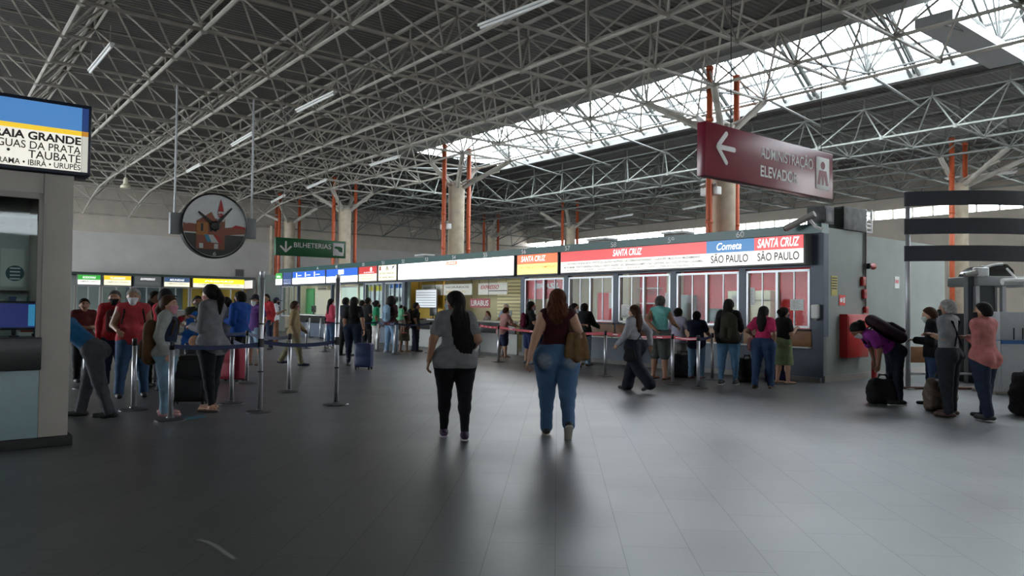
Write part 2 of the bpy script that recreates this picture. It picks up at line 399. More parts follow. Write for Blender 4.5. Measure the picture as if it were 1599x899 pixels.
# roof slab, back and partitions
mb = MB(); mb.box(fx(TEND), -0.3, 0.16, DEPTH+0.1, 3.0, 3.12); ffr(mb, 'ceiling_ticket_hall', mat('booth_ceiling', (0.5, 0.5, 0.47), 0.7))
def iwall(name, t0, t1, m, y0=DEPTH, y1=DEPTH+0.1, z0=0, z1=3.0):
    mb = MB(); mb.box(fx(t1), fx(t0), y0, y1, z0, z1); return ffr(mb, name, m)
iwall('wall_office_red', 0.3, 8.3, M_REDWALL); iwall('wall_office_cream', 8.3, 10.2, M_CREAM)
iwall('wall_office_ochre', 16.4, 18.9, M_OCHRE, 1.3, 1.36); iwall('wall_office_olive', 10.2, 20.4, mat('olive_wall', (0.36, 0.34, 0.2), 0.6))
iwall('wall_office_pale', 18.3, 22.0, mat('pale_green_wall', (0.42, 0.5, 0.45), 0.6), 0.9, 0.96); iwall('wall_office_far', 22.2, 29.7, M_CREAM, 1.4, 1.46)
for t in (0.35, 10.2, 22.1, 29.75):
    mb = MB(); mb.box(fx(t)-0.04, fx(t)+0.04, 0.5, DEPTH, 0, 3.0); ffr(mb, 'wall_partition', M_CREAM)
# grey side wall at the corner
sw = wallbox('wall_side', -0.0, 0.16, 0.0, 1.72, 0, 3.25, M_SIDE)
sw2 = wallbox('wall_side_far', 0.05, 0.2, 1.74, 6.1, 0, 3.2, M_SIDE)
wallbox('baseboard_side', -0.03, 0.0, 0.0, 1.72, 0, 0.14, M_CONDUIT); wallbox('baseboard_side_far', 0.02, 0.05, 1.72, 6.1, 0, 0.14, M_CONDUIT)

# windows of the four glazed bays
wn = 1
def window(t0, t1, z0=1.12, z1=2.38, n=2):
    global wn
    x0, x1 = fx(t1)+0.1, fx(t0)-0.1
    mb = MB()
    for a, b, c, d in ((x0, x1, z0, z0+0.05), (x0, x1, z1-0.05, z1), (x0, x0+0.05, z0, z1), (x1-0.05, x1, z0, z1)): mb.box(a, b, -0.02, 0.06, c, d)
    for k in range(1, n): xm = x0+(x1-x0)*k/n; mb.box(xm-0.03, xm+0.03, -0.025, 0.06, z0, z1)
    for k in range(n): xm = x0+(x1-x0)*(k+0.5)/n; mb.box(xm-0.012, xm+0.012, 0.02, 0.05, z0, z1)
    o = ffr(mb, 'window_%d' % wn, M_ALU); wn += 1
    g = MB(); g.box(x0, x1, 0.03, 0.038, z0, z1); g.build('pane', M_GLASS, o)
    return o
for a, b in ((0.2, 1.95), (1.95, 3.95), (3.95, 5.92), (5.92, 7.9)): window(a, b)
window(7.9, 9.9, n=2)
window(17.2, 18.8, 0.9, 2.42, 2); window(18.8, 20.5, 0.9, 2.42, 2); window(28.0, 29.75, 0.9, 2.42, 1)
# counters
bays = [(0.25, 1.9, 'end one below window 60'), (1.98, 3.9, 'below window 59'), (3.98, 5.88, 'below window 58'), (5.95, 7.85, 'below window 57')]
for a, b, s in bays:
    c = thing('ticket_counter', 'brown wooden ticket counter with pale ledge, '+s, 'counter', W((a+b)/2, 0), RF, 'wooden ticket counters')
    h = (b-a)/2
    MB().box(-h, h, -0.05, -0.021, 0.73, 1.06).build('front_panel', M_WOOD, c, 0.004); MB().box(-h, h, -0.16, -0.021, 0.70, 0.73).build('ledge', M_WHITE, c, 0.004)
    MB().box(-h, h, -0.08, 0.28, 1.06, 1.10).build('top', M_BLACK, c, 0.004)
def dark_counter(a, b, lab, z=1.03, low=M_WHITE):
    c = thing('service_counter', lab, 'counter', W((a+b)/2, 0), RF, 'dark service counters'); h = (b-a)/2
    MB().box(-h, h, -0.25, 0.45, z-0.04, z).build('top', M_WHITE, c, 0.005)
    MB().box(-h, h, -0.22, -0.18, z-0.38, z-0.04).build('fascia', M_BLACK, c, 0.004)
    MB().box(-h+0.05, h-0.05, -0.1, -0.06, 0, z-0.38).build('front_panel', low, c, 0.004)
dark_counter(8.0, 9.8, 'black ticket counter below the window numbered 56', low=M_BLUEGREY)
dark_counter(10.0, 17.1, 'long black counter with white top edge under the blank white sign', low=mat('grey_panel', (0.4, 0.4, 0.38), 0.6))
dark_counter(17.3, 20.4, 'dark counter with blue grey front under the small logo signs', low=M_BLUEGREY)
dark_counter(20.6, 27.9, 'dark counter under the blue and white signs', low=M_BLUEGREY)

# light-box signs
E_WHITE = emis('lit_white', (1.0, 0.98, 0.92), 0.86); E_WHITE2 = emis('lit_white_hot', (1, 1, 1), 2.2); E_RED = emis('lit_red', (0.80, 0.06, 0.06), 0.85)
E_BLUE = emis('lit_blue', (0.005, 0.17, 0.45), 0.85); E_ORANGE = emis('lit_orange', (1.0, 0.16, 0.03), 1.0); E_YELLOW = emis('lit_yellow', (1, 0.8, 0.2), 1.2)
E_BLUE2 = emis('lit_royal_blue', (0.02, 0.13, 0.65), 0.9); E_GREEN = emis('lit_green', (0.05, 0.42, 0.06), 0.8); E_NAVY = emis('lit_navy', (0.03, 0.08, 0.25), 0.7)
E_TXT = emis('lit_text_white', (1, 1, 1), 1.1); E_CREAM = emis('lit_cream', (1, 0.95, 0.72), 0.9); E_SKYBLUE = emis('lit_sky_blue', (0.08, 0.27, 0.60), 0.75)
M_SIGNTXT = mat('sign_text_grey', (0.03, 0.03, 0.035), 0.5); M_TXTFADE = mat('sign_text_faded', (0.30, 0.29, 0.27), 0.5)
def lightbox(t0, t1, label, panels, z0=2.46, z1=3.11, d=0.30):
    """panels: (fraction x0, x1, fraction z0, z1, material)"""
    tm = (t0+t1)/2; h = (t1-t0)/2-0.03
    o = thing('light_box_sign', label, 'sign', W(tm, 0), RF, 'light box signs along the ticket windows')
    MB().box(-h, h, -d, -0.021, z0, z1).build('case', M_CONDUIT if False else mat('sign_case', (0.14, 0.14, 0.14), 0.4), o, 0.006)
    X = lambda f: -h+0.03+(2*h-0.06)*f; Z = lambda f: z0+0.04+(z1-z0-0.06)*f
    for a, b, c, e, m in panels: MB().box(X(a), X(b), -d-0.008, -d, Z(c), Z(e)).build('panel', m, o)
    o['_'] = 0; del o['_']
    return o, X, Z, -d-0.011
sg, X, Z, Y = lightbox(0.22, 7.88, 'long red and white lit sign reading SANTA CRUZ and Cometa over windows 57 to 60',
    [(0, 1, 0, 0.52, E_WHITE), (0, 0.674, 0.52, 1, E_RED), (0.674, 0.844, 0.52, 1, E_BLUE), (0.844, 1, 0.52, 1, E_RED)])
text('SANTA CRUZ', E_TXT, sg, X(0.273), Z(0.64), 1.03, 0.18, Y, 0.02, 0.25)
text('SANTA CRUZ', E_TXT, sg, X(0.855), Z(0.61), 1.01, 0.20, Y, 0.022, 0.25)
text('Cometa', E_TXT, sg, X(0.712), Z(0.62), 0.67, 0.17, Y, 0.015, 0.3)
text('SÃO PAULO', M_SIGNTXT, sg, X(0.691), Z(0.12), 1.0, 0.22, Y, 0.012)
text('SÃO PAULO', M_SIGNTXT, sg, X(0.855), Z(0.12), 1.0, 0.22, Y, 0.012)
text('• SÃO JOÃO DA BOA VISTA • POÇOS DE CALDAS • ALFENAS • SÃO SEBASTIÃO PARAÍSO • GUAXUPÉ • MOCOCA • MUZAMBINHO', M_TXTFADE, sg, X(0.03), Z(0.33), 4.7, 0.09, Y, 0.015)
text('MOGI MIRIM • PORTO FERREIRA • OSASCO • SANTO ANDRÉ • SÃO BERNARDO CAMPO • SÃO CAETANO SUL • JUIZ DE FORA • CAXAMBU', M_TXTFADE, sg, X(0.02), Z(0.16), 4.85, 0.09, Y, 0.015)
text('CAMPINAS • AMERICANA • LIMEIRA • ARARAS • LEME • PIRASSUNUNGA', M_TXTFADE, sg, X(0.02), Z(0.05), 4.6, 0.05, Y)
sg, X, Z, Y = lightbox(7.92, 9.88, 'orange and yellow lit SANTA CRUZ sign over window 56', [(0, 1, 0.52, 1, E_ORANGE), (0, 1, 0, 0.52, E_YELLOW)])
text('SANTA CRUZ', E_TXT, sg, X(0.1), Z(0.64), 1.15, 0.17, Y, 0.02, 0.25); text('SÃO PAULO • CAMPINAS', E_ORANGE, sg, X(0.05), Z(0.28), 1.7, 0.09, Y, 0.005)
sg, X, Z, Y = lightbox(9.95, 17.2, 'long glowing white sign with faded lettering over windows 52 to 55', [(0, 1, 0, 1, E_WHITE2)])
MB().box(X(0.47), X(0.565), Y, Y+0.002, Z(0.74), Z(0.95)).build('panel', emis('lit_coral', (1, 0.3, 0.16), 1.0), sg)
text('LIRABUS', E_TXT, sg, X(0.482), Z(0.8), 0.5, 0.06, Y-0.003, 0.02)
text('VIAÇÃO', M_TXTFADE, sg, X(0.66), Z(0.82), 0.7, 0.06, Y)
text('AVARÉ • BAURU', M_TXTFADE, sg, X(0.08), Z(0.45), 0.4, 0.06, Y); text('ITAPETININGA', M_TXTFADE, sg, X(0.25), Z(0.45), 0.5, 0.07, Y); text('SOROCABA • ITU • TATUÍ', M_TXTFADE, sg, X(0.42), Z(0.45), 0.9, 0.07, Y); text('CAMPINAS • AMERICANA • RIO CLARO', M_TXTFADE, sg, X(0.62), Z(0.45), 2.0, 0.09, Y)
sg, X, Z, Y = lightbox(17.24, 18.78, 'cream lit sign with three small logos beside the long white sign', [(0, 1, 0, 1, E_CREAM), ])
MB().box(X(0.05), X(0.14), Y, Y+.002, Z(0.68), Z(0.95)).build('logo', M_RED, sg); MB().prism([(X(0.42), Z(0.66)), (X(0.46), Z(0.66)), (X(0.5), Z(0.86)), (X(0.54), Z(0.66)), (X(0.58), Z(0.66)), (X(0.51), Z(0.96)), (X(0.49), Z(0.96))], Y, Y+.002).build('logo', M_INK, sg)
MB().prism([(X(0.78), Z(0.7)), (X(0.93), Z(0.95)), (X(0.8), Z(0.92))], Y, Y+.002).build('logo', mat('logo_blue', (0.05, 0.12, 0.3), 0.5), sg)
text('SÃO CARLOS • ARARAQUARA', M_SIGNTXT, sg, X(0.06), Z(0.4), 1.2, 0.09, Y, 0.01); text('JAÚ • BAURU • MARÍLIA', M_SIGNTXT, sg, X(0.06), Z(0.12), 1.2, 0.09, Y, 0.01)
sg, X, Z, Y = lightbox(18.82, 20.48, 'small red and white lit sign between the cream and blue signs', [(0, 1, 0.5, 1, emis('lit_dark_red', (0.6, 0.04, 0.04), 0.8)), (0, 1, 0, 0.5, E_CREAM)])
MB().lathe([(0.09, 0), (0.09, 0.004)], 18).build('logo', E_TXT, sg).matrix_local = Matrix.Translation((X(0.7), Y, Z(0.8))) @ Matrix.Rotation(math.pi/2, 4, 'X')
text('RÁPIDO', E_TXT, sg, X(0.3), Z(0.56), 0.85, 0.06, Y-.002, 0.01); text('CATANDUVA • JABOTICABAL', M_TXTFADE, sg, X(0.1), Z(0.3), 1.2, 0.06, Y); text('BEBEDOURO • BARRETOS', M_TXTFADE, sg, X(0.15), Z(0.12), 1.1, 0.06, Y)
sg, X, Z, Y = lightbox(20.5, 23.68, 'blue over white lit sign nearest the small red sign', [(0, 1, 0.45, 1, E_BLUE2), (0, 1, 0, 0.45, E_WHITE2)])
MB().box(X(0.4), X(0.58), Y, Y+.002, Z(0.58), Z(0.92)).build('logo', E_TXT, sg)
sg, X, Z, Y = lightbox(23.72, 27.58, 'long blue over white lit sign with three white emblems', [(0, 1, 0.5, 1, E_BLUE2), (0, 1, 0, 0.5, E_WHITE2)])
for f in (0.12, 0.4, 0.68):
    MB().box(X(f), X(f)+0.12, Y, Y+.002, Z(0.55), Z(0.92)).build('emblem', E_TXT, sg); MB().box(X(f)+0.2, X(f)+0.65, Y, Y+.002, Z(0.66), Z(0.72)).build('emblem', E_TXT, sg)
sg, X, Z, Y = lightbox(27.62, 28.8, 'narrow dark blue lit sign with white stripes', [(0, 1, 0, 1, E_NAVY), (0.05, 0.95, 0.36, 0.42, E_TXT), (0.05, 0.95, 0.2, 0.27, E_TXT), (0.05, 0.95, 0.06, 0.13, E_TXT)])
sg, X, Z, Y = lightbox(28.84, 29.8, 'narrow green over white lit sign at the far end of the ticket row', [(0, 1, 0.5, 1, E_GREEN), (0, 1, 0, 0.5, E_WHITE2)])
text('ônibus', E_TXT, sg, X(0.15), Z(0.62), 0.55, 0.12, Y, 0.02)

# office ceiling lamps: panels that give light
E_LAMP = emis('lamp_diffuser', (1, 0.96, 0.88), 12)
def lampanel(t, y, sx=0.5, sy=0.14, where=''):
    o = thing('ceiling_lamp', 'white ceiling lamp inside the ticket office '+where, 'lamp', W(t, y, 2.92), RF, 'ticket office ceiling lamps')
    MB().box(-sx-.03, sx+.03, -sy-.03, sy+.03, 0, 0.075).build('housing', M_WHITE, o, 0.005); MB().box(-sx, sx, -sy, sy, -0.012, 0.0).build('diffuser', E_LAMP, o)
for t, s in ((1.0, 'behind window 60'), (2.95, 'behind window 59'), (4.95, 'behind window 58'), (6.9, 'behind window 57'), (8.9, 'behind window 56'), (11.2, 'above the reddish sign wall'), (13.4, 'near the timetable poster row'), (15.9, 'by the ochre wall'), (18.5, 'under the cream sign'), (21.8, 'behind the first blue sign'), (24.8, 'behind the long blue sign'), (28.6, 'at the far end')):
    lampanel(t, 1.35, where=s)
# things in the offices
def boxthing(name, label, cat, t, y, z, sx, sy, sz, m, group=None, bev=0.01, rz=RF):
    o = MB().box(-sx/2, sx/2, -sy/2, sy/2, 0, sz).build(name, m, None, bev); o.location = tuple(W(t, y, z)); o.rotation_euler[2] = rz
    return tag(o, label, cat, group)
c = thing('storage_cabinet', 'cream cabinet with roller shutter inside behind window 60', 'cabinet', W(3.3, 2.45), RF)
MB().box(-0.62, 0.62, -0.2, 0.19, 0, 1.75).build('body', mat('cream_cabinet', (0.68, 0.62, 0.45), 0.5), c, 0.01); MB().box(-0.64, 0.64, -0.24, 0.19, 1.75, 2.0).build('shutter_box', mat('cream_box', (0.72, 0.68, 0.52), 0.5), c, 0.02)
c = thing('locker', 'tall grey locker inside behind window 59', 'cabinet', W(5.5, 2.4), RF)
MB().box(-0.25, 0.25, -0.2, 0.2, 0, 1.9).build('body', mat('grey_locker', (0.2, 0.23, 0.24), 0.5), c, 0.01); MB().box(-0.22, 0.22, -0.22, -0.2, 0.1, 1.8).build('door', mat('grey_locker_door', (0.24, 0.27, 0.28), 0.5), c, 0.005)
iwall('wall_office_return', 5.8, 6.1, M_CREAM, 2.3, 2.7); iwall('wall_office_return', 7.5, 7.9, M_CREAM, 2.2, 2.7)
boxthing('red_partition', 'red office screen inside behind window 57', 'screen', 8.7, 2.5, 0, 0.8, 0.08, 2.0, M_REDWALL)
for t, z, sx, sz, s in ((7.0, 1.3, 0.8, 0.02, 'lower'), (7.0, 1.65, 0.8, 0.02, 'middle'), (7.0, 2.1, 0.8, 0.02, 'upper')):
    boxthing('wall_shelf', 'white wall shelf inside behind window 58, %s of three' % s, 'shelf', t, DEPTH-0.13, z, sx, 0.24, 0.025, M_WHITE, 'office shelves', 0.003)
def paper(t, z, sx, sz, label, m=M_PAPER, y=0.02):
    o = thing('notice', label, 'notice', W(t, y, z), RF, 'notices on the ticket windows')
    MB().box(-sx/2, sx/2, -0.004, 0.0, 0, sz).build('sheet', m, o)
    mb = MB(); zz = sz-0.04
    while zz > 0.03: mb.box(-sx*0.4, sx*random.uniform(0.1, 0.4), -0.006, -0.004, zz-0.008, zz); zz -= 0.03
    mb.build('print', M_TXTFADE, o)
paper(0.62, 1.5, 0.32, 0.24, 'white printed notice taped to the lower corner of window 60', y=0.024)
paper(1.75, 1.6, 0.2, 0.4, 'tall paper notice taped beside the pillar of window 60', y=0.024)
paper(2.15, 1.55, 0.22, 0.28, 'white printed notice at the pillar end of window 59', y=0.024)
paper(4.15, 1.5, 0.2, 0.4, 'pale notice strip at the pillar end of window 58', y=0.024)
paper(6.1, 1.5, 0.22, 0.42, 'pale notice strip at the pillar end of window 57', y=0.024)
paper(5.6, 1.25, 0.3, 0.35, 'white notice low on the glass of window 58', y=0.024)
c = thing('poster', 'red travel poster filling the upper part of window 56', 'poster', W(8.9, 0.08, 1.75), RF)
MB().box(-0.85, 0.85, -0.01, 0.0, 0, 0.62).build('sheet', mat('red_poster', (0.6, 0.02, 0.03), 0.5), c); text('BRASIL', M_WHITE, c, -0.5, 0.32, 1.1, 0.16, -0.013, 0.02, 0.3); text('VIAJE', M_WHITE, c, 0.2, 0.05, 0.5, 0.14, -0.013, 0.02)
c = thing('poster', 'white sign with red border reading SAÚ below the red travel poster', 'poster', W(8.35, 0.08, 1.45), RF)
MB().box(-0.25, 0.25, -0.01, 0, 0, 0.26).build('sheet', M_RED, c); text('SAÚ', M_WHITE, c, -0.2, 0.05, 0.4, 0.16, -0.013, 0.02)
c = thing('wall_sign', 'red LIRABUS sign hanging in the open ticket office', 'sign', W(13.54, 1.0, 1.46), RF)
MB().box(-0.6, 0.6, -0.02, 0, 0, 0.33).build('board', mat('maroon_board', (0.3, 0.02, 0.03), 0.4), c); text('LIRABUS', M_WHITE, c, -0.52, 0.07, 1.04, 0.2, -0.024, 0.02)
MB().bar((-0.5, -0.01, 0.33), (-0.5, -0.01, 1.53), 0.008, 6).build('hanger', M_DARKMETAL, c); MB().bar((0.5, -0.01, 0.33), (0.5, -0.01, 1.53), 0.008, 6).build('hanger', M_DARKMETAL, c)
c = thing('wall_screen', 'bright wall screen showing a timetable against the ochre wall', 'screen', W(17.2, 1.0, 1.42), RF)
MB().box(-0.78, 0.78, 0, 0.05, 0, 0.75).build('body', M_CONDUIT, c, 0.01); MB().box(-0.75, 0.75, -0.006, 0, 0.03, 0.72).build('display', emis('screen_white', (0.75, 0.8, 0.85), 0.75), c)
mb = MB()
for k in range(6): mb.box(-0.7, 0.7, -0.009, -0.006, 0.1+k*0.1, 0.12+k*0.1)
mb.build('print', M_TXTFADE, c); MB().bar((-.6, .03, .75), (-.6, .03, 1.6), .01, 6).bar((.6, .03, .75), (.6, .03, 1.6), .01, 6).build('bracket', M_DARKMETAL, c)
for k, (t, wd, nm, sy) in enumerate(((17.1, 1.5, 'nearest the ochre wall', 0), (15.3, 1.9, 'in the middle of the board row', 0), (13.1, 1.7, 'nearest window 56', 1))):
    c = thing('route_board', 'white route board %s' % nm, 'board', W(t, 1.2, 1.93), RF, 'route boards in the open ticket office')
    MB().box(-wd/2, wd/2, 0, 0.03, 0, 0.42).build('board', mat('board_white', (0.7, 0.68, 0.6), 0.6), c)
    if sy: text('EXPRESSO', M_RED, c, -0.7, 0.2, 1.1, 0.14, -0.004, 0.02, 0.3); MB().box(-0.2, 0.85, -0.004, 0, 0.12, 0.15).build('stripe', M_INK, c)
    else: text('HORÁRIOS', M_SIGNTXT, c, -wd*0.4, 0.26, wd*0.8, 0.09, -0.004, 0.01); text('SOROCABA ITU', M_OCHRE, c, -wd*0.4, 0.08, wd*0.7, 0.08, -0.004, 0.01)
    MB().bar((-wd/2+.05, .015, .42), (-wd/2+.05, .015, 1.05), .008, 6).build('hanger', M_DARKMETAL, c); MB().bar((wd/2-.05, .015, .42), (wd/2-.05, .015, 1.05), .008, 6).build('hanger', M_DARKMETAL, c)
mb = MB()
for k in range(14): mb.box(fx(14.7), fx(13.2), DEPTH-0.05, DEPTH-0.02, 1.0+k*0.13, 1.07+k*0.13)
ffr(mb, 'trim_slats', mat('pale_slats', (0.6, 0.55, 0.3), 0.6))
def monitor(t, y, z, label, rz=RF, scr=None):
    c = thing('computer_monitor', label, 'monitor', W(t, y, z), rz)
    MB().box(-0.24, 0.24, -0.02, 0.02, 0.1, 0.42).build('body', M_BLACK, c, 0.008); MB().box(-0.1, 0.1, -0.08, 0.08, 0, 0.015).bar((0, 0.02, 0.01), (0, 0.02, 0.2), 0.02, 8).build('stand', M_BLACK, c)
    if scr: MB().box(-0.22, 0.22, -0.024, -0.02, 0.12, 0.40).build('display', scr, c)
monitor(15.45, 0.25, 1.031, 'black computer monitor on the long counter by the ochre wall', RF+math.pi)
monitor(26.2, 0.25, 1.031, 'dark monitor on the counter under the long blue sign', RF+math.pi)
monitor(2.9, 0.24, 1.101, 'small dark monitor on the counter behind window 59', RF+math.pi)
c = thing('green_door', 'green office door behind the counter under the long blue sign', 'door', W(onw(484, 450, 1.33)[0], 1.33), RF)
MB().box(-0.5, 0.5, 0, 0.05, 0, 2.35).build('panel', mat('green_door', (0.06, 0.26, 0.09), 0.5), c, 0.005); MB().bar((0.4, -0.04, 1.0), (0.4, 0.01, 1.0), 0.025, 8).build('handle', M_STEEL, c)
c = thing('air_conditioner', 'cream wall air conditioner under the long blue sign', 'air conditioner', W(onw(506, 450, 1.28)[0], 1.28, 2.25), RF)
MB().box(-0.55, 0.55, -0.1, 0.12, 0, 0.3).build('body', M_CREAM, c, 0.03); MB().box(-0.5, 0.5, -0.105, -0.1, 0.03, 0.08).build('vent', M_DARKMETAL, c)
c = thing('poster', 'yellow topped poster in the window under the small red sign', 'poster', W(19.6, 0.08, 1.7), RF)
MB().box(-0.6, 0.6, -0.01, 0, 0, 0.6).build('sheet', M_PAPER, c); MB().box(-0.6, 0.6, -0.013, -0.01, 0.4, 0.6).build('heading', mat('yellow_ink', (0.7, 0.55, 0.02), 0.5), c)
c = thing('poster', 'blue topped poster in the window under the cream sign', 'poster', W(18.0, 0.08, 1.85), RF)
MB().box(-0.5, 0.5, -0.01, 0, 0, 0.5).build('sheet', M_PAPER, c); MB().box(-0.5, 0.5, -0.013, -0.01, 0.35, 0.5).build('heading', mat('blue_ink', (0.03, 0.12, 0.4), 0.5), c)
c = thing('window_banner', 'pale green lit banner hanging under the first blue sign', 'banner', W(onw(553, 458, .6)[0], 0.6, 1.75), RF)
MB().box(-1.25, 1.25, -0.01, 0.01, 0, 0.55).build('sheet', emis('banner', (0.55, 0.72, 0.62), 0.5), c); MB().box(-1.25, 1.25, -0.015, 0.015, 0.55, 0.6).bar((-1, 0, .6), (-1, 0, 1.25), .01, 6).bar((1, 0, .6), (1, 0, 1.25), .01, 6).build('hanger', M_ALU, c)
# roof-top boxes on the ticket hall
for px, py, s, w_ in ((663, 396, 'above window 53', 0.6), (940, 378, 'above window 58', 0.7), (1058, 366, 'above window 59', 0.6)):
    t, z = onw(px, py, 0.5); c = thing('rooftop_unit', 'small grey unit on the ticket hall roof '+s, 'unit', W(t, 0.5, 3.125), RF, 'units on the ticket hall roof')
    MB().box(-w_/2, w_/2, -0.2, 0.2, 0, 0.3).build('body', M_CONDUIT, c, 0.02); MB().box(-w_/2-.05, w_/2+.05, -0.25, 0.25, 0.3, 0.36).build('lid', M_WHITE, c, 0.02)

# side wall fittings (facing -u): frame RV, local y toward +u
def onside(px, py): return ont(px, py, 0.0)
def side(name, label, cat, s, z, t=-0.001): return thing(name, label, cat, W(t, s, z), RV)
c = side('fire_hose_cabinet', 'red metal fire hose cabinet fixed to the grey side wall', 'cabinet', 1.1, 0.5)
MB().box(-0.46, 0.46, -0.18, 0, 0, 0.93).build('body', M_RED, c, 0.01); MB().box(-0.43, 0.43, -0.195, -0.18, 0.03, 0.9).build('door', M_RED, c, 0.006)
MB().lathe([(0.085, 0), (0.085, 0.01)], 20).build('round_window', mat('dark_glass', (0.03, 0.012, 0.012), 0.2), c).matrix_local = Matrix.Translation((0.18, -0.195, 0.68)) @ Matrix.Rotation(math.pi/2, 4, 'X') @ Matrix.Scale(1.35, 4, (0, 1, 0))
MB().box(-0.06, 0.0, -0.22, -0.195, 0.42, 0.5).build('handle', mat('maroon_handle', (0.2, 0.01, 0.01), 0.4), c, 0.005)
c = side('warning_notice', 'yellow printed notice on the grey side wall above the fire cabinet', 'notice', 0.42, 1.82)
MB().box(-0.12, 0.12, -0.008, 0, 0, 0.42).build('sheet', mat('yellow_paper', (0.5, 0.42, 0.14), 0.7), c)
mb = MB()
for k in range(5): mb.box(-0.1, 0.1, -0.011, -0.008, 0.14+k*0.055, 0.165+k*0.055)
mb.build('print', M_INK, c)
c = side('fire_hose_sign', 'small red square fire sign on the grey side wall', 'sign', 0.75, 1.62)
MB().box(-0.13, 0.13, -0.008, 0, 0, 0.22).build('sheet', mat('bright_red', (0.62, 0.03, 0.02), 0.5), c); MB().lathe([(0.05, 0), (0.05, .003)], 14).build('symbol', M_WHITE, c).matrix_local = Matrix.Translation((-0.05, -0.009, 0.11)) @ Matrix.Rotation(math.pi/2, 4, 'X')
MB().box(0.03, 0.1, -0.011, -0.008, 0.05, 0.17).build('symbol', M_WHITE, c)
c = side('white_notice', 'small white notice with red print on the far side wall', 'notice', 3.4, 2.05, 0.049)
MB().box(-0.12, 0.12, -0.008, 0, 0, 0.28).build('sheet', M_PAPER, c); MB().box(-0.08, 0.08, -0.011, -0.008, 0.12, 0.2).build('print', M_RED, c)
c = side('alarm_conduit', 'thin grey conduit running down the side wall joint', 'conduit', 1.73, 0)
MB().bar((0, -0.03, 1.55), (0, -0.03, 3.3), 0.025, 8).build('pipe', M_CONDUIT, c)
for s, z, sz, nm in ((1.6, 2.06, 0.2, 'call point, upper of the two boxes beside the conduit'), (1.66, 1.78, 0.2, 'call point, lower of the two boxes beside the conduit'), (1.73, 1.46, 0.14, 'junction box at the bottom of the conduit')):
    c = side('alarm_box', 'red fire alarm '+nm, 'alarm', s, z); MB().box(-0.07, 0.07, -0.07, 0, 0, sz).build('body', M_RED, c, 0.012); MB().box(-0.04, 0.04, -0.075, -0.07, sz*.3, sz*.7).build('cover', mat('maroon_handle', (0.2, 0.01, 0.01), 0.4), c)
c = side('alarm_beacon', 'red horn beacon sticking out beside the conduit', 'alarm', 1.86, 2.5)
MB().bar((-0.12, -0.1, 0), (0.08, -0.1, 0), 0.05, 12, 0.075).build('horn', M_RED, c); MB().box(-0.14, -0.08, -0.13, 0.0, -0.06, 0.06).build('bracket', M_DARKMETAL, c); MB().bar((0.08, -0.1, 0), (0.1, -0.1, 0), 0.06, 12).build('lens', M_BLACK, c)
c = side('soap_dispenser', 'white dispenser on the blue corner pillar', 'dispenser', 0.0, 1.33); c.location = tuple(W(0.13, -0.03, 1.33)); c.rotation_euler[2] = RF
MB().box(-0.08, 0.08, -0.12, 0, 0, 0.3).build('body', M_WHITE, c, 0.03); MB().box(-0.04, 0.04, -0.1, -0.03, -0.04, 0.02).build('nozzle', M_CONDUIT, c, 0.008)
c = side('condenser_unit', 'dark air conditioning unit with white side grille on the side wall top', 'air conditioner', 1.2, 3.255, 0.25)
MB().box(-0.46, 0.5, -0.3, 0.3, 0, 0.5).build('body', mat('speckled_dark', (0.05, 0.05, 0.05), 0.6, noise=0.6, scale=6), c, 0.01)
mb = MB(); mb.box(0.51, 0.55, -0.3, 0.3, 0, 0.52)
for k in range(6): mb.box(0.52, 0.75, -0.31, -0.29, 0+k*0.09, 0.03+k*0.09)
mb.box(0.73, 0.77, -0.32, -0.28, 0, 0.52); mb.build('grille', M_WHITE, c)
c = side('electrical_box', 'dark box on the ticket hall roof behind the corner camera', 'box', 0.32, 3.33, 0.25)
MB().box(-0.2, 0.2, -0.2, 0.2, 0, 0.38).build('body', mat('speckled_dark', (0.05, 0.05, 0.05), 0.6), c, 0.01); MB().box(-0.17, 0.17, -0.21, -0.2, 0.05, 0.33).build('door', M_DARKMETAL, c, 0.004)
c = thing('security_camera', 'long grey security camera on the corner of the ticket hall', 'camera', W(0.15, -0.25, 3.2), RF)
MB().bar((-0.5, -0.12, 0.04), (0.12, -0.05, 0.3), 0.07, 10).build('housing', M_CONDUIT, c); MB().path([(0.0, -0.05, 0.2), (0.08, 0.05, 0.05), (0.22, 0.1, -0.02)], 0.03, 8).build('bracket', M_WHITE, c); MB().bar((-0.53, -0.123, 0.03), (-0.5, -0.12, 0.04), 0.055, 10).build('lens', M_BLACK, c)

# emergency lights on the columns
for px, py, wc, s in ((1111, 299, WC, 'on the column behind the red sign'), (697, 354, WC, 'on the column above window 54')):
    t, z = onw(px, py, WC-0.45)
    c = thing('emergency_light', 'white emergency light box '+s, 'lamp', W(t, WC-0.49, z-0.12), RF, 'column emergency lights')
    MB().box(-0.3, 0.3, -0.1, 0.12, 0, 0.24).build('body', M_WHITE, c, 0.02)
    for d in (-0.2, 0.2): MB().bar((d, -0.05, 0.24), (d, -0.12, 0.34), 0.05, 10, 0.09).build('lamp_head', M_CONDUIT, c)

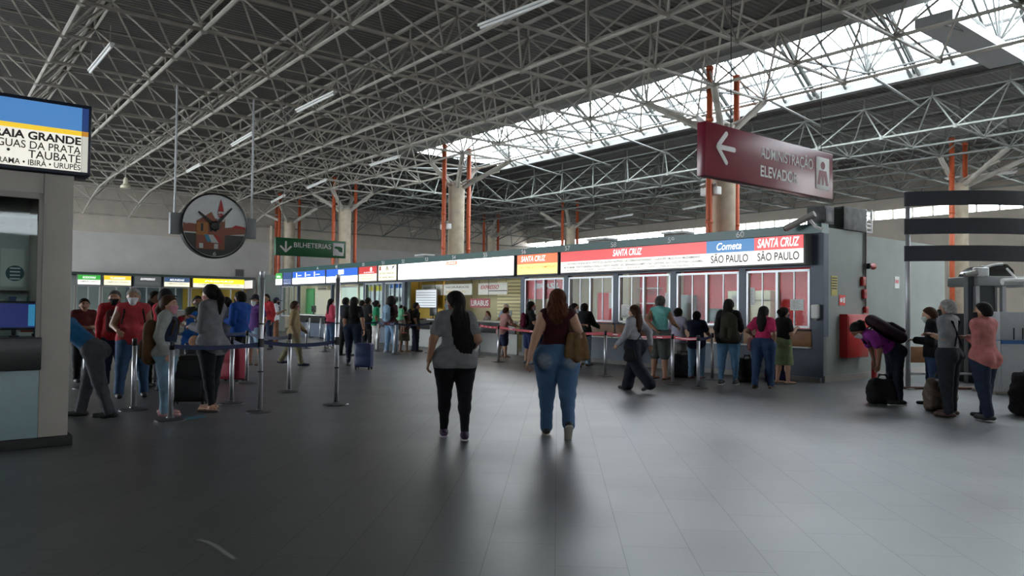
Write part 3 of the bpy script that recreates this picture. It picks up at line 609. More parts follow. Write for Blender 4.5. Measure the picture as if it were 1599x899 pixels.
# ------------------------------------------------------------------ booths on the far left
TL = 40.0
def lw(px, y=440): return ont(px, y, TL)[0]
lb = [(118, 157.5, 'green over white lit sign at the pillar end of the far booth row', [(0, 1, 0.5, 1, E_GREEN), (0, 1, 0, 0.5, E_WHITE)], 'RODOVIAS'),
      (159, 205, 'yellow over white lit sign second along the far booth row', [(0, 1, 0.55, 1, emis('lit_amber', (0.95, 0.6, 0.03), 0.9)), (0, 1, 0, 0.55, E_CREAM)], 'TURISMO'),
      (207, 251, 'unlit grey sign in the far booth row', [(0, 1, 0, 1, mat('unlit_sign', (0.16, 0.17, 0.17), 0.5))], 'EXPRESSOS'),
      (253, 296, 'blue over white lit sign in the far booth row', [(0, 1, 0.5, 1, emis('lit_steel_blue', (0.05, 0.1, 0.22), 0.6)), (0, 1, 0, 0.5, E_CREAM)], 'REUNIDAS'),
      (298, 381, 'long bright yellow lit sign in the far booth row', [(0, 1, 0.45, 1, emis('lit_bright_yellow', (1.0, 0.78, 0.01), 1.0)), (0, 1, 0, 0.45, E_CREAM)], 'PÁSSARO')]
for px0, px1, label, panels, s in lb:
    a, b = lw(px0), lw(px1); h = (b-a)/2-0.04
    o = thing('light_box_sign', label, 'sign', W(TL, (a+b)/2), RV, 'light box signs of the far booth row')
    MB().box(-h, h, -0.25, 0, 2.46, 3.06).build('case', mat('sign_case', (0.14, 0.14, 0.14), 0.4), o, 0.006)
    for fa, fb, c0, c1, m_ in panels: MB().box(-h+0.03+(2*h-.06)*fa, -h+.03+(2*h-.06)*fb, -0.258, -0.25, 2.49+.54*c0, 2.49+.54*c1).build('panel', m_, o)
    text(s, E_TXT if 'amber' not in str(panels) else E_TXT, o, -h*0.55, 2.83, h*1.1, 0.12, -0.262, 0.02, 0.2)
    text('CAMPINAS • SANTOS', M_TXTFADE, o, -h*0.8, 2.62, h*1.6, 0.08, -0.262, 0.01)
A, B = lw(60), lw(398)
def lbox(mb, name, m, kind=True):
    o = mb.build(name, m); o.location = tuple(W(TL, 0)); o.rotation_euler[2] = RV; return struct(o)
lbox(MB().box(A, B, -0.15, 0.05, 3.06, 3.2).box(A, B, 0.05, 2.5, 3.08, 3.16), 'trim_far_band', mat('dark_green_grey', (0.03, 0.05, 0.045), 0.5))
lbox(MB().box(A, B, 0, 0.12, 0, 1.05), 'wall_far_counter', mat('far_counter', (0.22, 0.21, 0.19), 0.6))
for px in (118, 158, 206, 252, 297, 340, 381, 398): lbox(MB().box(lw(px)-0.05, lw(px)+0.05, -0.02, 0.12, 1.05, 2.46), 'wall_pillar_far', M_CONDUIT)
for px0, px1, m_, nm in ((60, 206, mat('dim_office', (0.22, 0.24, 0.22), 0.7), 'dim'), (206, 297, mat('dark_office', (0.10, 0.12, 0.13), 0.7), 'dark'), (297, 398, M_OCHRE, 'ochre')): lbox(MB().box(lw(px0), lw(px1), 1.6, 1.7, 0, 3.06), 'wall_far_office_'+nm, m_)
for k, (a, b) in enumerate(((118, 158), (158, 206), (206, 252), (252, 297), (297, 340), (340, 381))):
    x0, x1 = lw(a)+.05, lw(b)-.05; mb = MB()
    for q, r_, c0, c1 in ((x0, x1, 1.05, 1.1), (x0, x1, 2.4, 2.45), (x0, x0+.05, 1.05, 2.45), (x1-.05, x1, 1.05, 2.45), ((x0+x1)/2-.03, (x0+x1)/2+.03, 1.05, 2.45)): mb.box(q, r_, 0.0, 0.08, c0, c1)
    o = lbox(mb, 'window_%d' % wn, M_ALU); wn += 1; MB().box(x0, x1, 0.03, 0.04, 1.05, 2.45).build('pane', M_GLASS, o)
for px, s in ((180, 'behind the yellow and white sign'), (275, 'behind the blue and white far sign'), (345, 'behind the long yellow sign')):
    o = thing('ceiling_lamp', 'white ceiling lamp in the far booth row '+s, 'lamp', W(TL+0.9, lw(px), 2.96), RV, 'far booth ceiling lamps')
    MB().box(-0.5, 0.5, -.1, .1, 0, 0.1).build('housing', M_WHITE, o); MB().box(-0.48, 0.48, -.09, .09, -0.012, 0).build('diffuser', emis('lamp_dim', (1, .97, .9), 3), o)
o = thing('light_box_sign', 'white lit sign round the end corner of the far booth row', 'sign', W(TL, B+0.03), RF, 'light box signs of the far booth row')
MB().box(-2.4, 0.25, 0.0, 0.2, 2.46, 3.06).build('case', mat('sign_case', (0.14, 0.14, 0.14), 0.4), o, .006).location = (0, -0.25, 0)
MB().box(-2.35, 0.2, -0.26, -0.25, 2.5, 3.02).build('panel', E_WHITE, o)
# grey partition beside the far end of the ticket row
wp = 33.0
wallbox('wall_partition_far', wp, wp+0.1, ont(404, 440, wp)[0], ont(446, 440, wp)[0], 0, ont(420, 429, wp)[1], M_SIDE)
c = thing('wall_speaker', 'grey speaker box on the roof of the far booth row', 'speaker', W(TL, lw(372), 3.2), RV)
MB().box(-0.3, 0.3, -0.2, 0.2, 0, 0.5).build('body', M_CONDUIT, c, .02); MB().box(-0.25, 0.25, -0.21, -0.2, 0.05, 0.45).build('grille', M_DARKMETAL, c)

# ------------------------------------------------------------------ kiosk at the near left
KT, KW = tw(P(105, 694))
def kx(px, py, dt=0): return ont(px, py, KT+dt)
k = thing('sales_kiosk', 'beige sales kiosk with window, black counter and pale blue front panel', 'kiosk', W(KT, KW), RV)
M_KB = mat('kiosk_beige', (0.40, 0.37, 0.33), 0.6, noise=0.05, scale=2)
MB().box(-0.27, 0.0, 0, 1.3, 0.1, 2.83).build('pillar', M_KB, k, 0.008)
MB().box(-4.5, -0.27, 0.02, 0.3, 2.62, 2.83).build('lintel', M_KB, k, 0.005); MB().box(-4.5, -0.27, 0.015, 0.1, 2.56, 2.62).box(-0.31, -0.27, 0.015, 0.1, 1.1, 2.62).build('window_trim', mat('kiosk_trim', (0.30, 0.28, 0.25), 0.5), k)
MB().box(-4.5, -0.31, 0.05, 0.058, 1.1, 2.56).build('glazing', glass('kiosk_glass', (0.86, 0.92, 0.92), 0.02), k)
MB().box(-4.5, -0.26, -0.06, 0.6, 0.80, 1.13).build('counter', M_BLACK, k, 0.006)
MB().box(-4.5, -0.27, 0.0, 0.1, 0.1, 0.80).build('front_panel', mat('pale_blue_panel', (0.24, 0.33, 0.35), 0.45), k, 0.004)
MB().box(-4.5, 0.04, -0.05, 1.34, 0, 0.10).build('plinth', mat('black_plinth', (0.01, 0.01, 0.01), 0.7), k, 0.006)
MB().box(-4.5, -0.27, 1.2, 1.3, 0.1, 2.83).build('rear_panel', mat('kiosk_back', (0.46, 0.48, 0.46), 0.6), k)
MB().box(-4.5, -0.27, 0.3, 1.2, 2.74, 2.83).build('roof_panel', M_KB, k)
mb = MB()
mb.box(-4.4, -0.3, 0.9, 1.2, 1.36, 1.39).box(-4.4, -0.3, 0.9, 1.2, 1.62, 1.65); mb.build('shelf', M_KB, k)
MB().box(-4.5, -0.3, 0.1, 1.2, 2.36, 2.40).build('inner_ceiling', mat('inner_grey', (0.16, 0.19, 0.19), 0.6), k)
ks = thing('light_box_sign', 'near blue, yellow and white lit sign listing towns on top of the beige kiosk', 'sign', W(KT, KW), RV)
zb, zt = 2.84, 3.60; xr = kx(142, 220)[0]-KW; M_KS = mat('sign_case_navy', (0.008, 0.012, 0.03), 0.4)
MB().box(-4.5, xr, -0.02, 0.42, zb, zt).build('case', M_KS, ks, 0.01)
xe = kx(126.5, 230)[0]-KW; zs = lambda f: zb+0.04+(zt-zb-0.08)*f
E_KWH = emis('kiosk_white', (0.98, 0.95, 0.84), 0.78); E_KBL = emis('kiosk_blue', (0.07, 0.24, 0.56), 0.8); E_KYE = emis('kiosk_yellow', (0.93, 0.62, 0.03), 0.85)
MB().box(-4.45, xe, -0.03, -0.02, zs(0), zs(0.56)).build('panel', E_KWH, ks); MB().box(-4.45, xe, -0.03, -0.02, zs(0.56), zs(0.635)).build('panel', E_KYE, ks); MB().box(-4.45, xe, -0.03, -0.02, zs(0.635), zs(1)).build('panel', E_KBL, ks)
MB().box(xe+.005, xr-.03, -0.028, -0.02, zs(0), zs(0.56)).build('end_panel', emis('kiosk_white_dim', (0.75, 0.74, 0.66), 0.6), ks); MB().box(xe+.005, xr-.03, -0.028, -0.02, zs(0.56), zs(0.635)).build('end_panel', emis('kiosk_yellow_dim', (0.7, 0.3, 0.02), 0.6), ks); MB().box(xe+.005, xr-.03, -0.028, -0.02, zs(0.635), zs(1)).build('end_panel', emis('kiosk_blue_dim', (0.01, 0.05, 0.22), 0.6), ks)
MKT = mat('sign_brown_text', (0.045, 0.035, 0.04), 0.6)
text('PRAIA GRANDE', MKT, ks, xe-0.83, zs(0.41), 0.825, 0.085, -0.033, 0.035)
text('ÁGUAS DA PRATA', MKT, ks, xe-0.815, zs(0.27), 0.81, 0.10, -0.033, 0.01)
text('•', MKT, ks, xe-0.66, zs(0.2), 0.03, 0.03, -0.033); text('TAUBATÉ', MKT, ks, xe-0.475, zs(0.13), 0.47, 0.105, -0.033, 0.01)
text('UMUARAMA • IBIRÁ • URUPÊS', MKT, ks, xe-0.935, zs(0.02), 0.93, 0.075, -0.033, 0.015)
# kiosk contents
c = thing('computer_monitor', 'black computer monitor with blue screen on the kiosk counter', 'monitor', W(KT+0.22, kx(24, 490)[0], 1.132), RV)
MB().box(-0.2, 0.26, -0.02, 0.03, 0.07, 0.37).build('body', M_BLACK, c, 0.01); MB().box(-0.18, 0.235, -0.024, -0.02, 0.095, 0.345).build('display', emis('screen_blue', (0.012, 0.016, 0.13), 0.7), c)
MB().box(0.13, 0.222, -0.027, -0.024, 0.11, 0.335).build('side_bar', emis('screen_cyan', (0.05, 0.28, 0.5), 0.7), c); MB().box(-0.03, 0.05, -0.05, 0.06, 0, 0.012).bar((0.01, 0.02, 0), (0.01, 0.02, 0.15), 0.02, 8).build('stand', M_BLACK, c)
c = thing('card_terminal', 'dark card terminal with pale keypad beside the kiosk monitor', 'terminal', W(KT+0.24, kx(68, 490)[0], 1.132), RV)
MB().box(-0.06, 0.06, 0, 0.06, 0.03, 0.34).build('body', mat('slate_plastic', (0.03, 0.05, 0.06), 0.4), c, 0.015); MB().box(-0.03, 0.03, -0.005, 0, 0.14, 0.24).build('keypad', M_PAPER, c); MB().box(-0.07, 0.07, -0.03, 0.08, 0, 0.03).build('foot', M_BLACK, c, .005)
c = thing('paper_stack', 'white and red leaflets lying on the kiosk counter', 'leaflets', W(KT+0.42, kx(57, 520)[0], 1.132), RV)
MB().box(-0.12, 0.12, -0.05, 0.08, 0, 0.04).build('sheets', M_PAPER, c); MB().box(-0.1, 0.05, -0.04, 0.05, 0.04, 0.06).build('cover', M_RED, c)
cols = [(0.6, 0.5, 0.05), (0.6, 0.6, 0.55), (0.15, 0.35, 0.3), (0.6, 0.25, 0.08), (0.5, 0.55, 0.6), (0.08, 0.1, 0.25)]
nmc = ['yellow', 'white', 'green', 'orange', 'pale blue', 'navy']
place = ['first from the pillar', 'second from the pillar', 'third from the pillar', 'fourth from the pillar', 'fifth from the pillar', 'sixth from the pillar', 'seventh from the pillar', 'eighth from the pillar']
for q in range(8):
    x = ont(69-9.5*q, 430, KT+1.0)[0]-KW; i = q % 6
    c = thing('product_box', '%s carton on the kiosk shelf, %s' % (nmc[i], place[q]), 'carton', W(KT+1.0, KW+x, 1.392), RV, 'cartons on the kiosk shelf')
    MB().box(-0.032, 0.032, 0, 0.12, 0, 0.11+0.025*(q % 3)).build('body', mat('carton_'+nmc[i].replace(' ', '_'), cols[i], 0.6), c, .004); MB().box(-0.024, 0.024, -0.003, 0, 0.03, 0.08).build('label_patch', M_PAPER, c)
for q, (x, nm) in enumerate(((60, 'nearest the pillar'), (24, 'farther from the pillar'))):
    c = thing('display_poster', 'shop picture of a dark round gadget %s inside the kiosk' % nm, 'poster', W(KT+1.175, ont(x, 402, KT+1.175)[0], 1.60), RV, 'kiosk pictures')
    MB().box(-0.135, 0.135, 0, 0.02, 0.07, 0.5).build('sheet', mat('poster_pale', (0.62, 0.64, 0.60), 0.6), c); MB().lathe([(0.09, 0), (0.09, .006)], 20).build('picture', mat('poster_teal', (0.03, 0.10, 0.12), 0.5), c).matrix_local = Matrix.Translation((0, 0, 0.22)) @ Matrix.Rotation(math.pi/2, 4, 'X')
    mb = MB(); [mb.box(-0.05, 0.05, -0.009, -0.006, 0.15+j*.04, 0.165+j*.04) for j in range(4)]; mb.build('print', M_PAPER, c)
o = thing('ceiling_lamp', 'added white strip lamp brightening the inside of the beige kiosk', 'lamp', W(KT+0.6, KW-1.2, 2.315), RV)  # added lamp with no visible source, brightens the kiosk interior
MB().box(-0.5, 0.5, -.05, .05, 0, 0.04).build('housing', M_WHITE, o); MB().box(-0.48, 0.48, -.04, .04, -0.012, 0).build('diffuser', emis('kiosk_fill_light', (0.9, 1, .97), 7), o)

# ------------------------------------------------------------------ hanging signs and clock
def hang_sign(name, label, pxs, hbot, m, th=0.12):
    (xa, ya, yt), (xb, yb, _) = pxs
    a = P(xa, ya, hbot); b = P(xb, yb, hbot); L = np.linalg.norm((b-a)[:2]); rz = math.atan2(b[1]-a[1], b[0]-a[0])
    d = ray(xa, yt); H = CAM[2]+d[2]*a[1]/d[1]-hbot
    o = thing(name, label, 'sign', (a[0], a[1], hbot), rz)
    MB().box(0, L, 0, th, 0, H).build('panel', m, o, 0.006)
    return o, L, H
M_SWHITE = mat('sign_white', (0.86, 0.84, 0.83), 0.5)
M_MAROON = mat('maroon_gloss', (0.20, 0.010, 0.032), 0.28)
rs, L, H = hang_sign('hanging_sign', 'maroon hanging sign reading ADMINISTRAÇÃO ELEVADOR with arrow and lift symbol', ((1101.5, 273.3, 188.3), (1300.6, 311.5, 0)), 3.0, M_MAROON)
def arrow(o, cx, cz, s, ang, m, y=-0.006, r=None):
    r = r or s*0.09; R2 = Matrix.Rotation(ang, 3, 'Y'); mb = MB()
    for a, b in (((-s*0.5, 0), (s*0.5, 0)), ((-s*0.5, 0), (0.02*s, s*0.52)), ((-s*0.5, 0), (0.02*s, -s*0.52))):
        A_ = R2 @ Vector((a[0], 0, a[1])); B_ = R2 @ Vector((b[0], 0, b[1])); d = (B_-A_).normalized(); nrm = Vector((-d.z, 0, d.x))*r
        pts = []
        for base, sg_ in ((A_, 1), (B_, -1)):
            for q in range(7):
                an = math.pi*q/6; w_ = nrm*math.cos(an)*sg_ - d*math.sin(an)*r*sg_; pts.append((cx+base.x+w_.x, cz+base.z+w_.z))
        mb.prism(pts, y, y+0.005)
    ob = mb.build('arrow', m, o); bm = bmesh.new(); bm.from_mesh(ob.data); bmesh.ops.recalc_face_normals(bm, faces=bm.faces); bm.to_mesh(ob.data); bm.free(); return ob
arrow(rs, L*0.135, H*0.58, H*0.52, 0, M_SWHITE)
text('ADMINISTRAÇÃO', M_SWHITE, rs, L*0.385, H*0.50, L*0.43, H*0.33, -0.004, 0.008)
text('ELEVADOR', M_SWHITE, rs, L*0.385, H*0.185, L*0.30, H*0.225, -0.004, 0.02)
MB().box(L*0.842, L*0.962, -0.006, 0, H*0.17, H*0.87).build('symbol_plate', M_SWHITE, rs, 0.004)
def disc(cx, cz, r, n=18): return [(cx+r*math.cos(2*math.pi*i/n), cz+r*math.sin(2*math.pi*i/n)) for i in range(n)]
pc = L*0.902; pw = L*0.05; mb = MB()
mb.prism(disc(pc, H*0.69, H*0.085), -0.009, -0.006); mb.prism([(pc-pw, H*0.27), (pc-pw*.55, H*0.27), (pc-pw*.25, H*.5), (pc-pw*.12, H*.27), (pc+pw*.12, H*.27), (pc+pw*.25, H*.5), (pc+pw*.55, H*.27), (pc+pw, H*0.27), (pc+pw*.62, H*0.58), (pc-pw*.62, H*0.58)], -0.009, -0.006); mb.build('symbol', M_MAROON, rs)
up = HBOT+0.05-3.0
for x in (L*0.2, L*0.93): MB().bar((x, 0.06, H), (x, 0.06, up), 0.006, 6).build('hanger_wire', M_DARKMETAL, rs)
gs, L, H = hang_sign('hanging_sign', 'green hanging sign reading BILHETERIAS with down arrow and hand symbol', ((430, 398, 370), (539.6, 403.5, 0)), 2.85, mat('sign_green', (0.006, 0.11, 0.035), 0.35))
arrow(gs, L*0.14, H*0.5, H*0.55, -math.pi/2, M_SWHITE)
text('BILHETERIAS', M_SWHITE, gs, L*0.25, H*0.50, L*0.53, H*0.28, -0.004, 0.006)
MB().box(L*0.81, L*0.97, -0.006, 0, H*0.13, H*0.87).build('symbol_plate', M_SWHITE, gs, 0.004)
mb = MB(); mb.prism([(L*.83, H*.66), (L*.835, H*.56), (L*.88, H*.50), (L*.90, H*.38), (L*.95, H*.33), (L*.95, H*.60), (L*.92, H*.66), (L*.86, H*.68)], -0.009, -0.006); mb.build('symbol', mat('sign_green', (0.006, 0.11, 0.035), 0.35), gs)
mb = MB(); mb.bar((L*.1, .06, H), (L*.1, .06, HBOT-2.85), .006, 6).bar((L*.9, .06, H), (L*.9, .06, HBOT-2.85), .006, 6).build('hanger_wire', M_DARKMETAL, gs)

# clock
TC = 14.64+0.0
cw, cz = ont(334, 353, TC); w0, _ = ont(384, 353, TC); RC = (w0-cw)*1.02
ck = thing('hanging_clock', 'large round hanging clock with a brick building picture on its face', 'clock', W(TC, cw, cz), RV)
def ylathe(prof, n, name, m, par): o = MB().lathe(prof, n).build(name, m, par); o.matrix_local = Matrix.Rotation(math.pi/2, 4, 'X'); return o
o = ylathe([(RC*.97, -0.14), (RC, -0.12), (RC, 0.14), (RC*0.955, 0.16), (RC*.955, .10)], 56, 'rim', M_BLACK, ck)
ylathe([(RC*0.955, 0.08), (RC*0.955, 0.105)], 56, 'dial', mat('dial_grey', (0.72, 0.75, 0.76), 0.25), ck)
Yc = -0.108
def cpoly(pts, m, name, d): o = MB().prism([(x*RC, z*RC) for x, z in pts], Yc-0.002*d, Yc-0.002*d+0.0018).build(name, m, ck); return o
MBR = mat('dial_brick', (0.26, 0.085, 0.05), 0.3); MOR = mat('dial_orange', (0.42, 0.17, 0.05), 0.3); MDK = mat('dial_dark', (0.02, 0.02, 0.025), 0.3); MRE = mat('dial_red', (0.4, 0.03, 0.03), 0.3); MWH = mat('dial_white', (0.6, 0.6, 0.6), 0.3)
ar = [(0.93*math.cos(a), 0.93*math.sin(a)) for a in np.linspace(math.pi*1.09, math.pi*1.91, 30)]
cpoly(ar, mat('dial_street', (0.05, 0.05, 0.05), 0.3), 'picture', 1)
cpoly([(-.93, -.22), (-.5, -.22), (-.5, .02), (-.93, .05)], MBR, 'picture', 2); cpoly([(.25, -.28), (.92, -.2), (.92, -.02), (.6, .0), (.25, -.05)], MBR, 'picture', 2); cpoly([(.48, -.04), (.95, -.06), (.9, .02), (.62, .06)], MRE, 'picture', 3)
cpoly([(-.55, -.72), (.3, -.72), (.3, .22), (.0, .22), (-.12, .42), (-.28, .3), (-.55, .12)], MBR, 'picture', 3); cpoly([(-.55, -.3), (-.2, -.3), (-.2, .1), (-.55, .08)], MOR, 'picture', 4)
cpoly([(.05, .15), (.28, .15), (.28, .45), (.05, .45)], MWH, 'picture', 4); cpoly([(.08, .45), (.26, .45), (.16, .86)], MRE, 'picture', 5)
for x in (-.42, -.15, -.02): cpoly([(x, -.18), (x+.07, -.18), (x+.07, .05), (x, .05)], MDK, 'picture', 5)
cpoly([(-.32, -.28), (-.2, -.28), (-.1, -.5), (-.22, -.5)], mat('dial_blue', (0.05, 0.25, 0.4), .3), 'picture', 6); cpoly([(-.05, -.28), (.05, -.28), (.25, -.52), (.12, -.52)], MRE, 'picture', 6); cpoly([(-.2, -.28), (-.05, -.28), (.12, -.52), (-.1, -.52)], MWH, 'picture', 5)
for x in (-.46, -.02): cpoly([(x, -.7), (x+.12, -.7), (x+.12, -.55), (x, -.55)], MWH, 'picture', 6)
cpoly(disc(.16, .33, .075), MRE, 'picture', 6)
for s, x, z in (('9', -.86, .02), ('6', -.02, -.86), ('12', .08, .36)): text(s, MWH, ck, (x-.03)*RC, (z-.05)*RC, 0.1*RC, 0.11*RC, Yc-0.016, 0.01, name='numeral')
def hand(ang, L_, wd, name):
    d = (math.sin(ang), math.cos(ang)); nx, nz = d[1]*wd, -d[0]*wd
    mb = MB(); mb.prism([(-nx-d[0]*.12, -nz-d[1]*.12), (-nx*.5+d[0]*L_, -nz*.5+d[1]*L_), (nx*.5+d[0]*L_, nz*.5+d[1]*L_), (nx-d[0]*.12, nz-d[1]*.12)][::-1], Yc-0.05, Yc-0.04)
    o = mb.build(name, M_BLACK, ck); bm = bmesh.new(); bm.from_mesh(o.data); bmesh.ops.recalc_face_normals(bm, faces=bm.faces); bm.to_mesh(o.data); bm.free()
    return o
hand(math.radians(40), RC*0.75, RC*.05, 'minute_hand'); hand(math.radians(-52), RC*0.64, RC*.055, 'hour_hand')
ylathe([(RC*.14, .106), (RC*.14, .17), (RC*.1, .18)], 20, 'hub', M_BLACK, ck)
for sx in (-1, 1):
    MB().box(min(sx*RC*.97, sx*RC*1.28), max(sx*RC*.97, sx*RC*1.28), -0.08, 0.1, -RC*.32, RC*.32).build('side_bracket', mat('bracket_grey', (0.2, 0.21, 0.22), 0.4), ck, .006)
    MB().bar((sx*RC*1.15, 0, RC*.3), (sx*RC*1.15, 0, HBOT-cz), 0.03, 8).build('hanger_rod', M_ALU, ck)

# strip lamps hung under the roof
ls = [((140, 115), (175, 73)), ((362, 229), (395, 210)), ((463, 176), (523, 147)), ((578, 260), (624, 246)), ((748, 46), (868, 0)), ((480, 295), (510, 282)), ((292, 270), (313, 258)), ((424, 317), (445, 306)), ((1476, 281), (1588, 270)), ((945, 343), (988, 336)), ((850, 357), (887, 350)), ((500, 359), (514, 353)), ((632, 366), (648, 361)), ((1066, 328), (1104, 321))]
lsn = ['above the kiosk sign', 'between the kiosk and the clock, higher', 'high over the green sign', 'beside the orange column pipe', 'over the middle of the hall, longest of them', 'above the green sign beside its column', 'next to the clock rod', 'just over the green sign left of its pipes', 'in front of the tall dark slatted panel', 'under the far skylight trusses', 'by the small far column', 'low at the back wall near the green sign', 'low at the back wall over the white sign', 'beside the column of the maroon sign']
for (a, b), s in zip(ls, lsn):
    s = s.replace(' left of', ' beside')
    A_ = P(*a, 7.25); B_ = P(*b, 7.25); L_ = np.linalg.norm(B_-A_)
    if L_ > 4: B_ = A_+(B_-A_)*3.2/L_; L_ = 3.2
    c = thing('strip_lamp', 'unlit pale strip lamp hanging '+s, 'lamp', A_, math.atan2(B_[1]-A_[1], B_[0]-A_[0]), 'strip lamps under the roof')
    MB().box(0, L_, -.05, .05, 0.05, 0.10).build('housing', M_WHITE, c); MB().bar((0.05, 0, 0.02), (L_-.05, 0, 0.02), 0.03, 8).build('tube', mat('lamp_tube', (0.85, 0.85, 0.83), 0.3), c)
    MB().bar((0.2, 0, 0.1), (0.2, 0, HBOT-7.25), 0.01, 5).build('hanger', M_BAR, c); MB().bar((L_-.2, 0, 0.1), (L_-.2, 0, HBOT-7.25), 0.01, 5).build('hanger', M_BAR, c)
q = P(196, 294, 6.6); c = thing('horn_speaker', 'small cream bell speaker hanging under the far roof', 'speaker', q)
MB().lathe([(0.22, 0), (0.2, .12), (0.1, .2), (0.08, .45), (.03, .5)], 16).build('bell', M_CREAM, c); MB().bar((0, 0, .5), (0, 0, HBOT-6.6), .015, 6).build('hanger', M_BAR, c)
# ------------------------------------------------------------------ smooth bodies: blended capsules turned into one surface
class SDF:
    def __init__(s): s.p = []; s.c = []; s.sub = []; s.fold = 0.0; s.extra = None
    def cap(s, a, b, ra, rb=None, fl=None, k=0.03): s.p.append((va(*a), va(*b), ra, ra if rb is None else rb, fl, k)); return s
    def ball(s, a, r, fl=None, k=0.03): return s.cap(a, va(*a)+va(0, 0, 1e-4), r, r, fl, k)
    def clip(s, n, p): s.c.append((va(*n)/np.linalg.norm(n), va(*p))); return s     # removes the side n points to
    def cut(s, a, b, r): s.sub.append((va(*a), va(*b), r)); return s
    @staticmethod
    def dist(X, a, b, ra, rb, fl):
        q = X-a; ba = b-a; sc = 1.0
        if fl is not None:
            d, f = fl; d = va(*d); d = d/np.linalg.norm(d); g = 1/f-1
            q = q+g*(q@d)[..., None]*d; ba = ba+g*(ba@d)*d; sc = 0.5+0.5*f
        t = np.clip((q@ba)/max(1e-12, ba@ba), 0, 1)
        return (np.linalg.norm(q-t[..., None]*ba, axis=-1)-(ra+(rb-ra)*t))*sc
    def mesh(s, h):
        lo = np.min([np.minimum(a, b)-max(ra, rb) for a, b, ra, rb, _, _ in s.p], axis=0)-0.03-2*h
        hi = np.max([np.maximum(a, b)+max(ra, rb) for a, b, ra, rb, _, _ in s.p], axis=0)+0.03+2*h
        n = np.ceil((hi-lo)/h).astype(int)+1
        ax = [lo[i]+h*np.arange(n[i]) for i in range(3)]
        F = np.full(n, 0.05, np.float64)
        for a, b, ra, rb, fl, k in s.p:
            r = max(ra, rb)+k+2.5*h
            i0 = np.maximum(0, np.floor((np.minimum(a, b)-r-lo)/h).astype(int)); i1 = np.minimum(n, np.ceil((np.maximum(a, b)+r-lo)/h).astype(int)+1)
            if np.any(i1 <= i0): continue
            X = np.stack(np.meshgrid(ax[0][i0[0]:i1[0]], ax[1][i0[1]:i1[1]], ax[2][i0[2]:i1[2]], indexing='ij'), -1)
            D = s.dist(X, a, b, ra, rb, fl)
            sl_ = tuple(slice(i0[q], i1[q]) for q in range(3)); G = F[sl_]
            e = np.maximum(k-np.abs(G-D), 0)/k
            F[sl_] = np.minimum(G, D)-e*e*k*0.25
        if s.fold or s.c or s.sub or s.extra:
            X = np.stack(np.meshgrid(*ax, indexing='ij'), -1)
            if s.fold: F += s.fold*(np.sin(31*X[..., 2]+9*X[..., 0])*np.sin(23*X[..., 0]+17*X[..., 1]+5*X[..., 2])+0.6*np.sin(57*X[..., 2]-29*X[..., 1]+13*X[..., 0]))
            if s.extra: F += s.extra(X)
            for a, b, r in s.sub: F = np.maximum(F, -s.dist(X, a, b, r, r, None))
            for nn, p in s.c: F = np.maximum(F, (X-p)@nn)
        F[0] = F[-1] = 0.05; F[:, 0] = F[:, -1] = 0.05; F[:, :, 0] = F[:, :, -1] = 0.05
        return nets(F, lo, h)
def nets(F, lo, h):
    S_ = F < 0; n = np.array(F.shape)-1
    sl0 = [slice(0, -1), slice(1, None)]
    cnt = np.zeros(n, np.int8)
    for i in (0, 1):
        for j in (0, 1):
            for k in (0, 1): cnt += S_[sl0[i], sl0[j], sl0[k]]
    act = (cnt > 0) & (cnt < 8); I = np.argwhere(act); m = len(I)
    idx = -np.ones(n, np.int64); idx[act] = np.arange(m)
    pos = np.zeros((m, 3)); c = np.zeros(m)
    for ax_ in range(3):
        o = [q for q in range(3) if q != ax_]
        for p in (0, 1):
            for q in (0, 1):
                c0 = np.zeros(3, int); c0[o[0]] = p; c0[o[1]] = q; c1 = c0.copy(); c1[ax_] = 1
                a = F[tuple((I+c0).T)]; b = F[tuple((I+c1).T)]; d = (a < 0) != (b < 0)
                t = np.where(d, a/np.where(a == b, 1, a-b), 0)
                pp = c0+t[:, None]*(c1-c0); pos[d] += pp[d]; c[d] += 1
    V = lo+h*(I+pos/c[:, None])
    faces = []
    for ax_ in range(3):
        o1, o2 = (ax_+1) % 3, (ax_+2) % 3
        s0 = [slice(None)]*3; s1 = [slice(None)]*3; s0[ax_] = slice(0, -1); s1[ax_] = slice(1, None)
        E_ = np.argwhere(S_[tuple(s0)] != S_[tuple(s1)])
        ok = (E_[:, o1] > 0) & (E_[:, o2] > 0) & (E_[:, o1] < n[o1]) & (E_[:, o2] < n[o2]); E_ = E_[ok]
        ins = S_[tuple(E_.T)]
        def g(d1, d2): e = E_.copy(); e[:, o1] -= d1; e[:, o2] -= d2; return idx[tuple(e.T)]
        Q = np.stack([g(1, 1), g(0, 1), g(0, 0), g(1, 0)], 1); Q[~ins] = Q[~ins][:, ::-1]; faces.append(Q)
    return V, np.concatenate(faces)
def mesh_obj(name, parts, m, parent=None, smooth=True):
    vs = []; fs = []; k = 0
    for V, Fq in parts: vs.append(V); fs.append(Fq+k); k += len(V)
    V = np.concatenate(vs); Q = np.concatenate(fs)
    me = bpy.data.meshes.new(name); me.from_pydata(V.tolist(), [], Q.tolist())
    return obj(name, me, m, parent, smooth)
SKIN = {'light': (0.42, 0.235, 0.155), 'tan': (0.32, 0.165, 0.10), 'brown': (0.19, 0.09, 0.052), 'dark': (0.09, 0.042, 0.026)}
def skin(t): return mat('skin_'+t, SKIN[t], 0.55, noise=0.06, scale=20)
HAIRC = {'black': (0.010, 0.008, 0.007), 'brown': (0.045, 0.02, 0.011), 'auburn': (0.075, 0.025, 0.012), 'grey': (0.26, 0.25, 0.24), 'greydark': (0.07, 0.065, 0.06), 'blond': (0.2, 0.11, 0.05)}
def hairm(c): return mat('hair_'+c, HAIRC[c], 0.65, noise=0.35, scale=30, bump=0.3, bscale=120, spec=0.12)
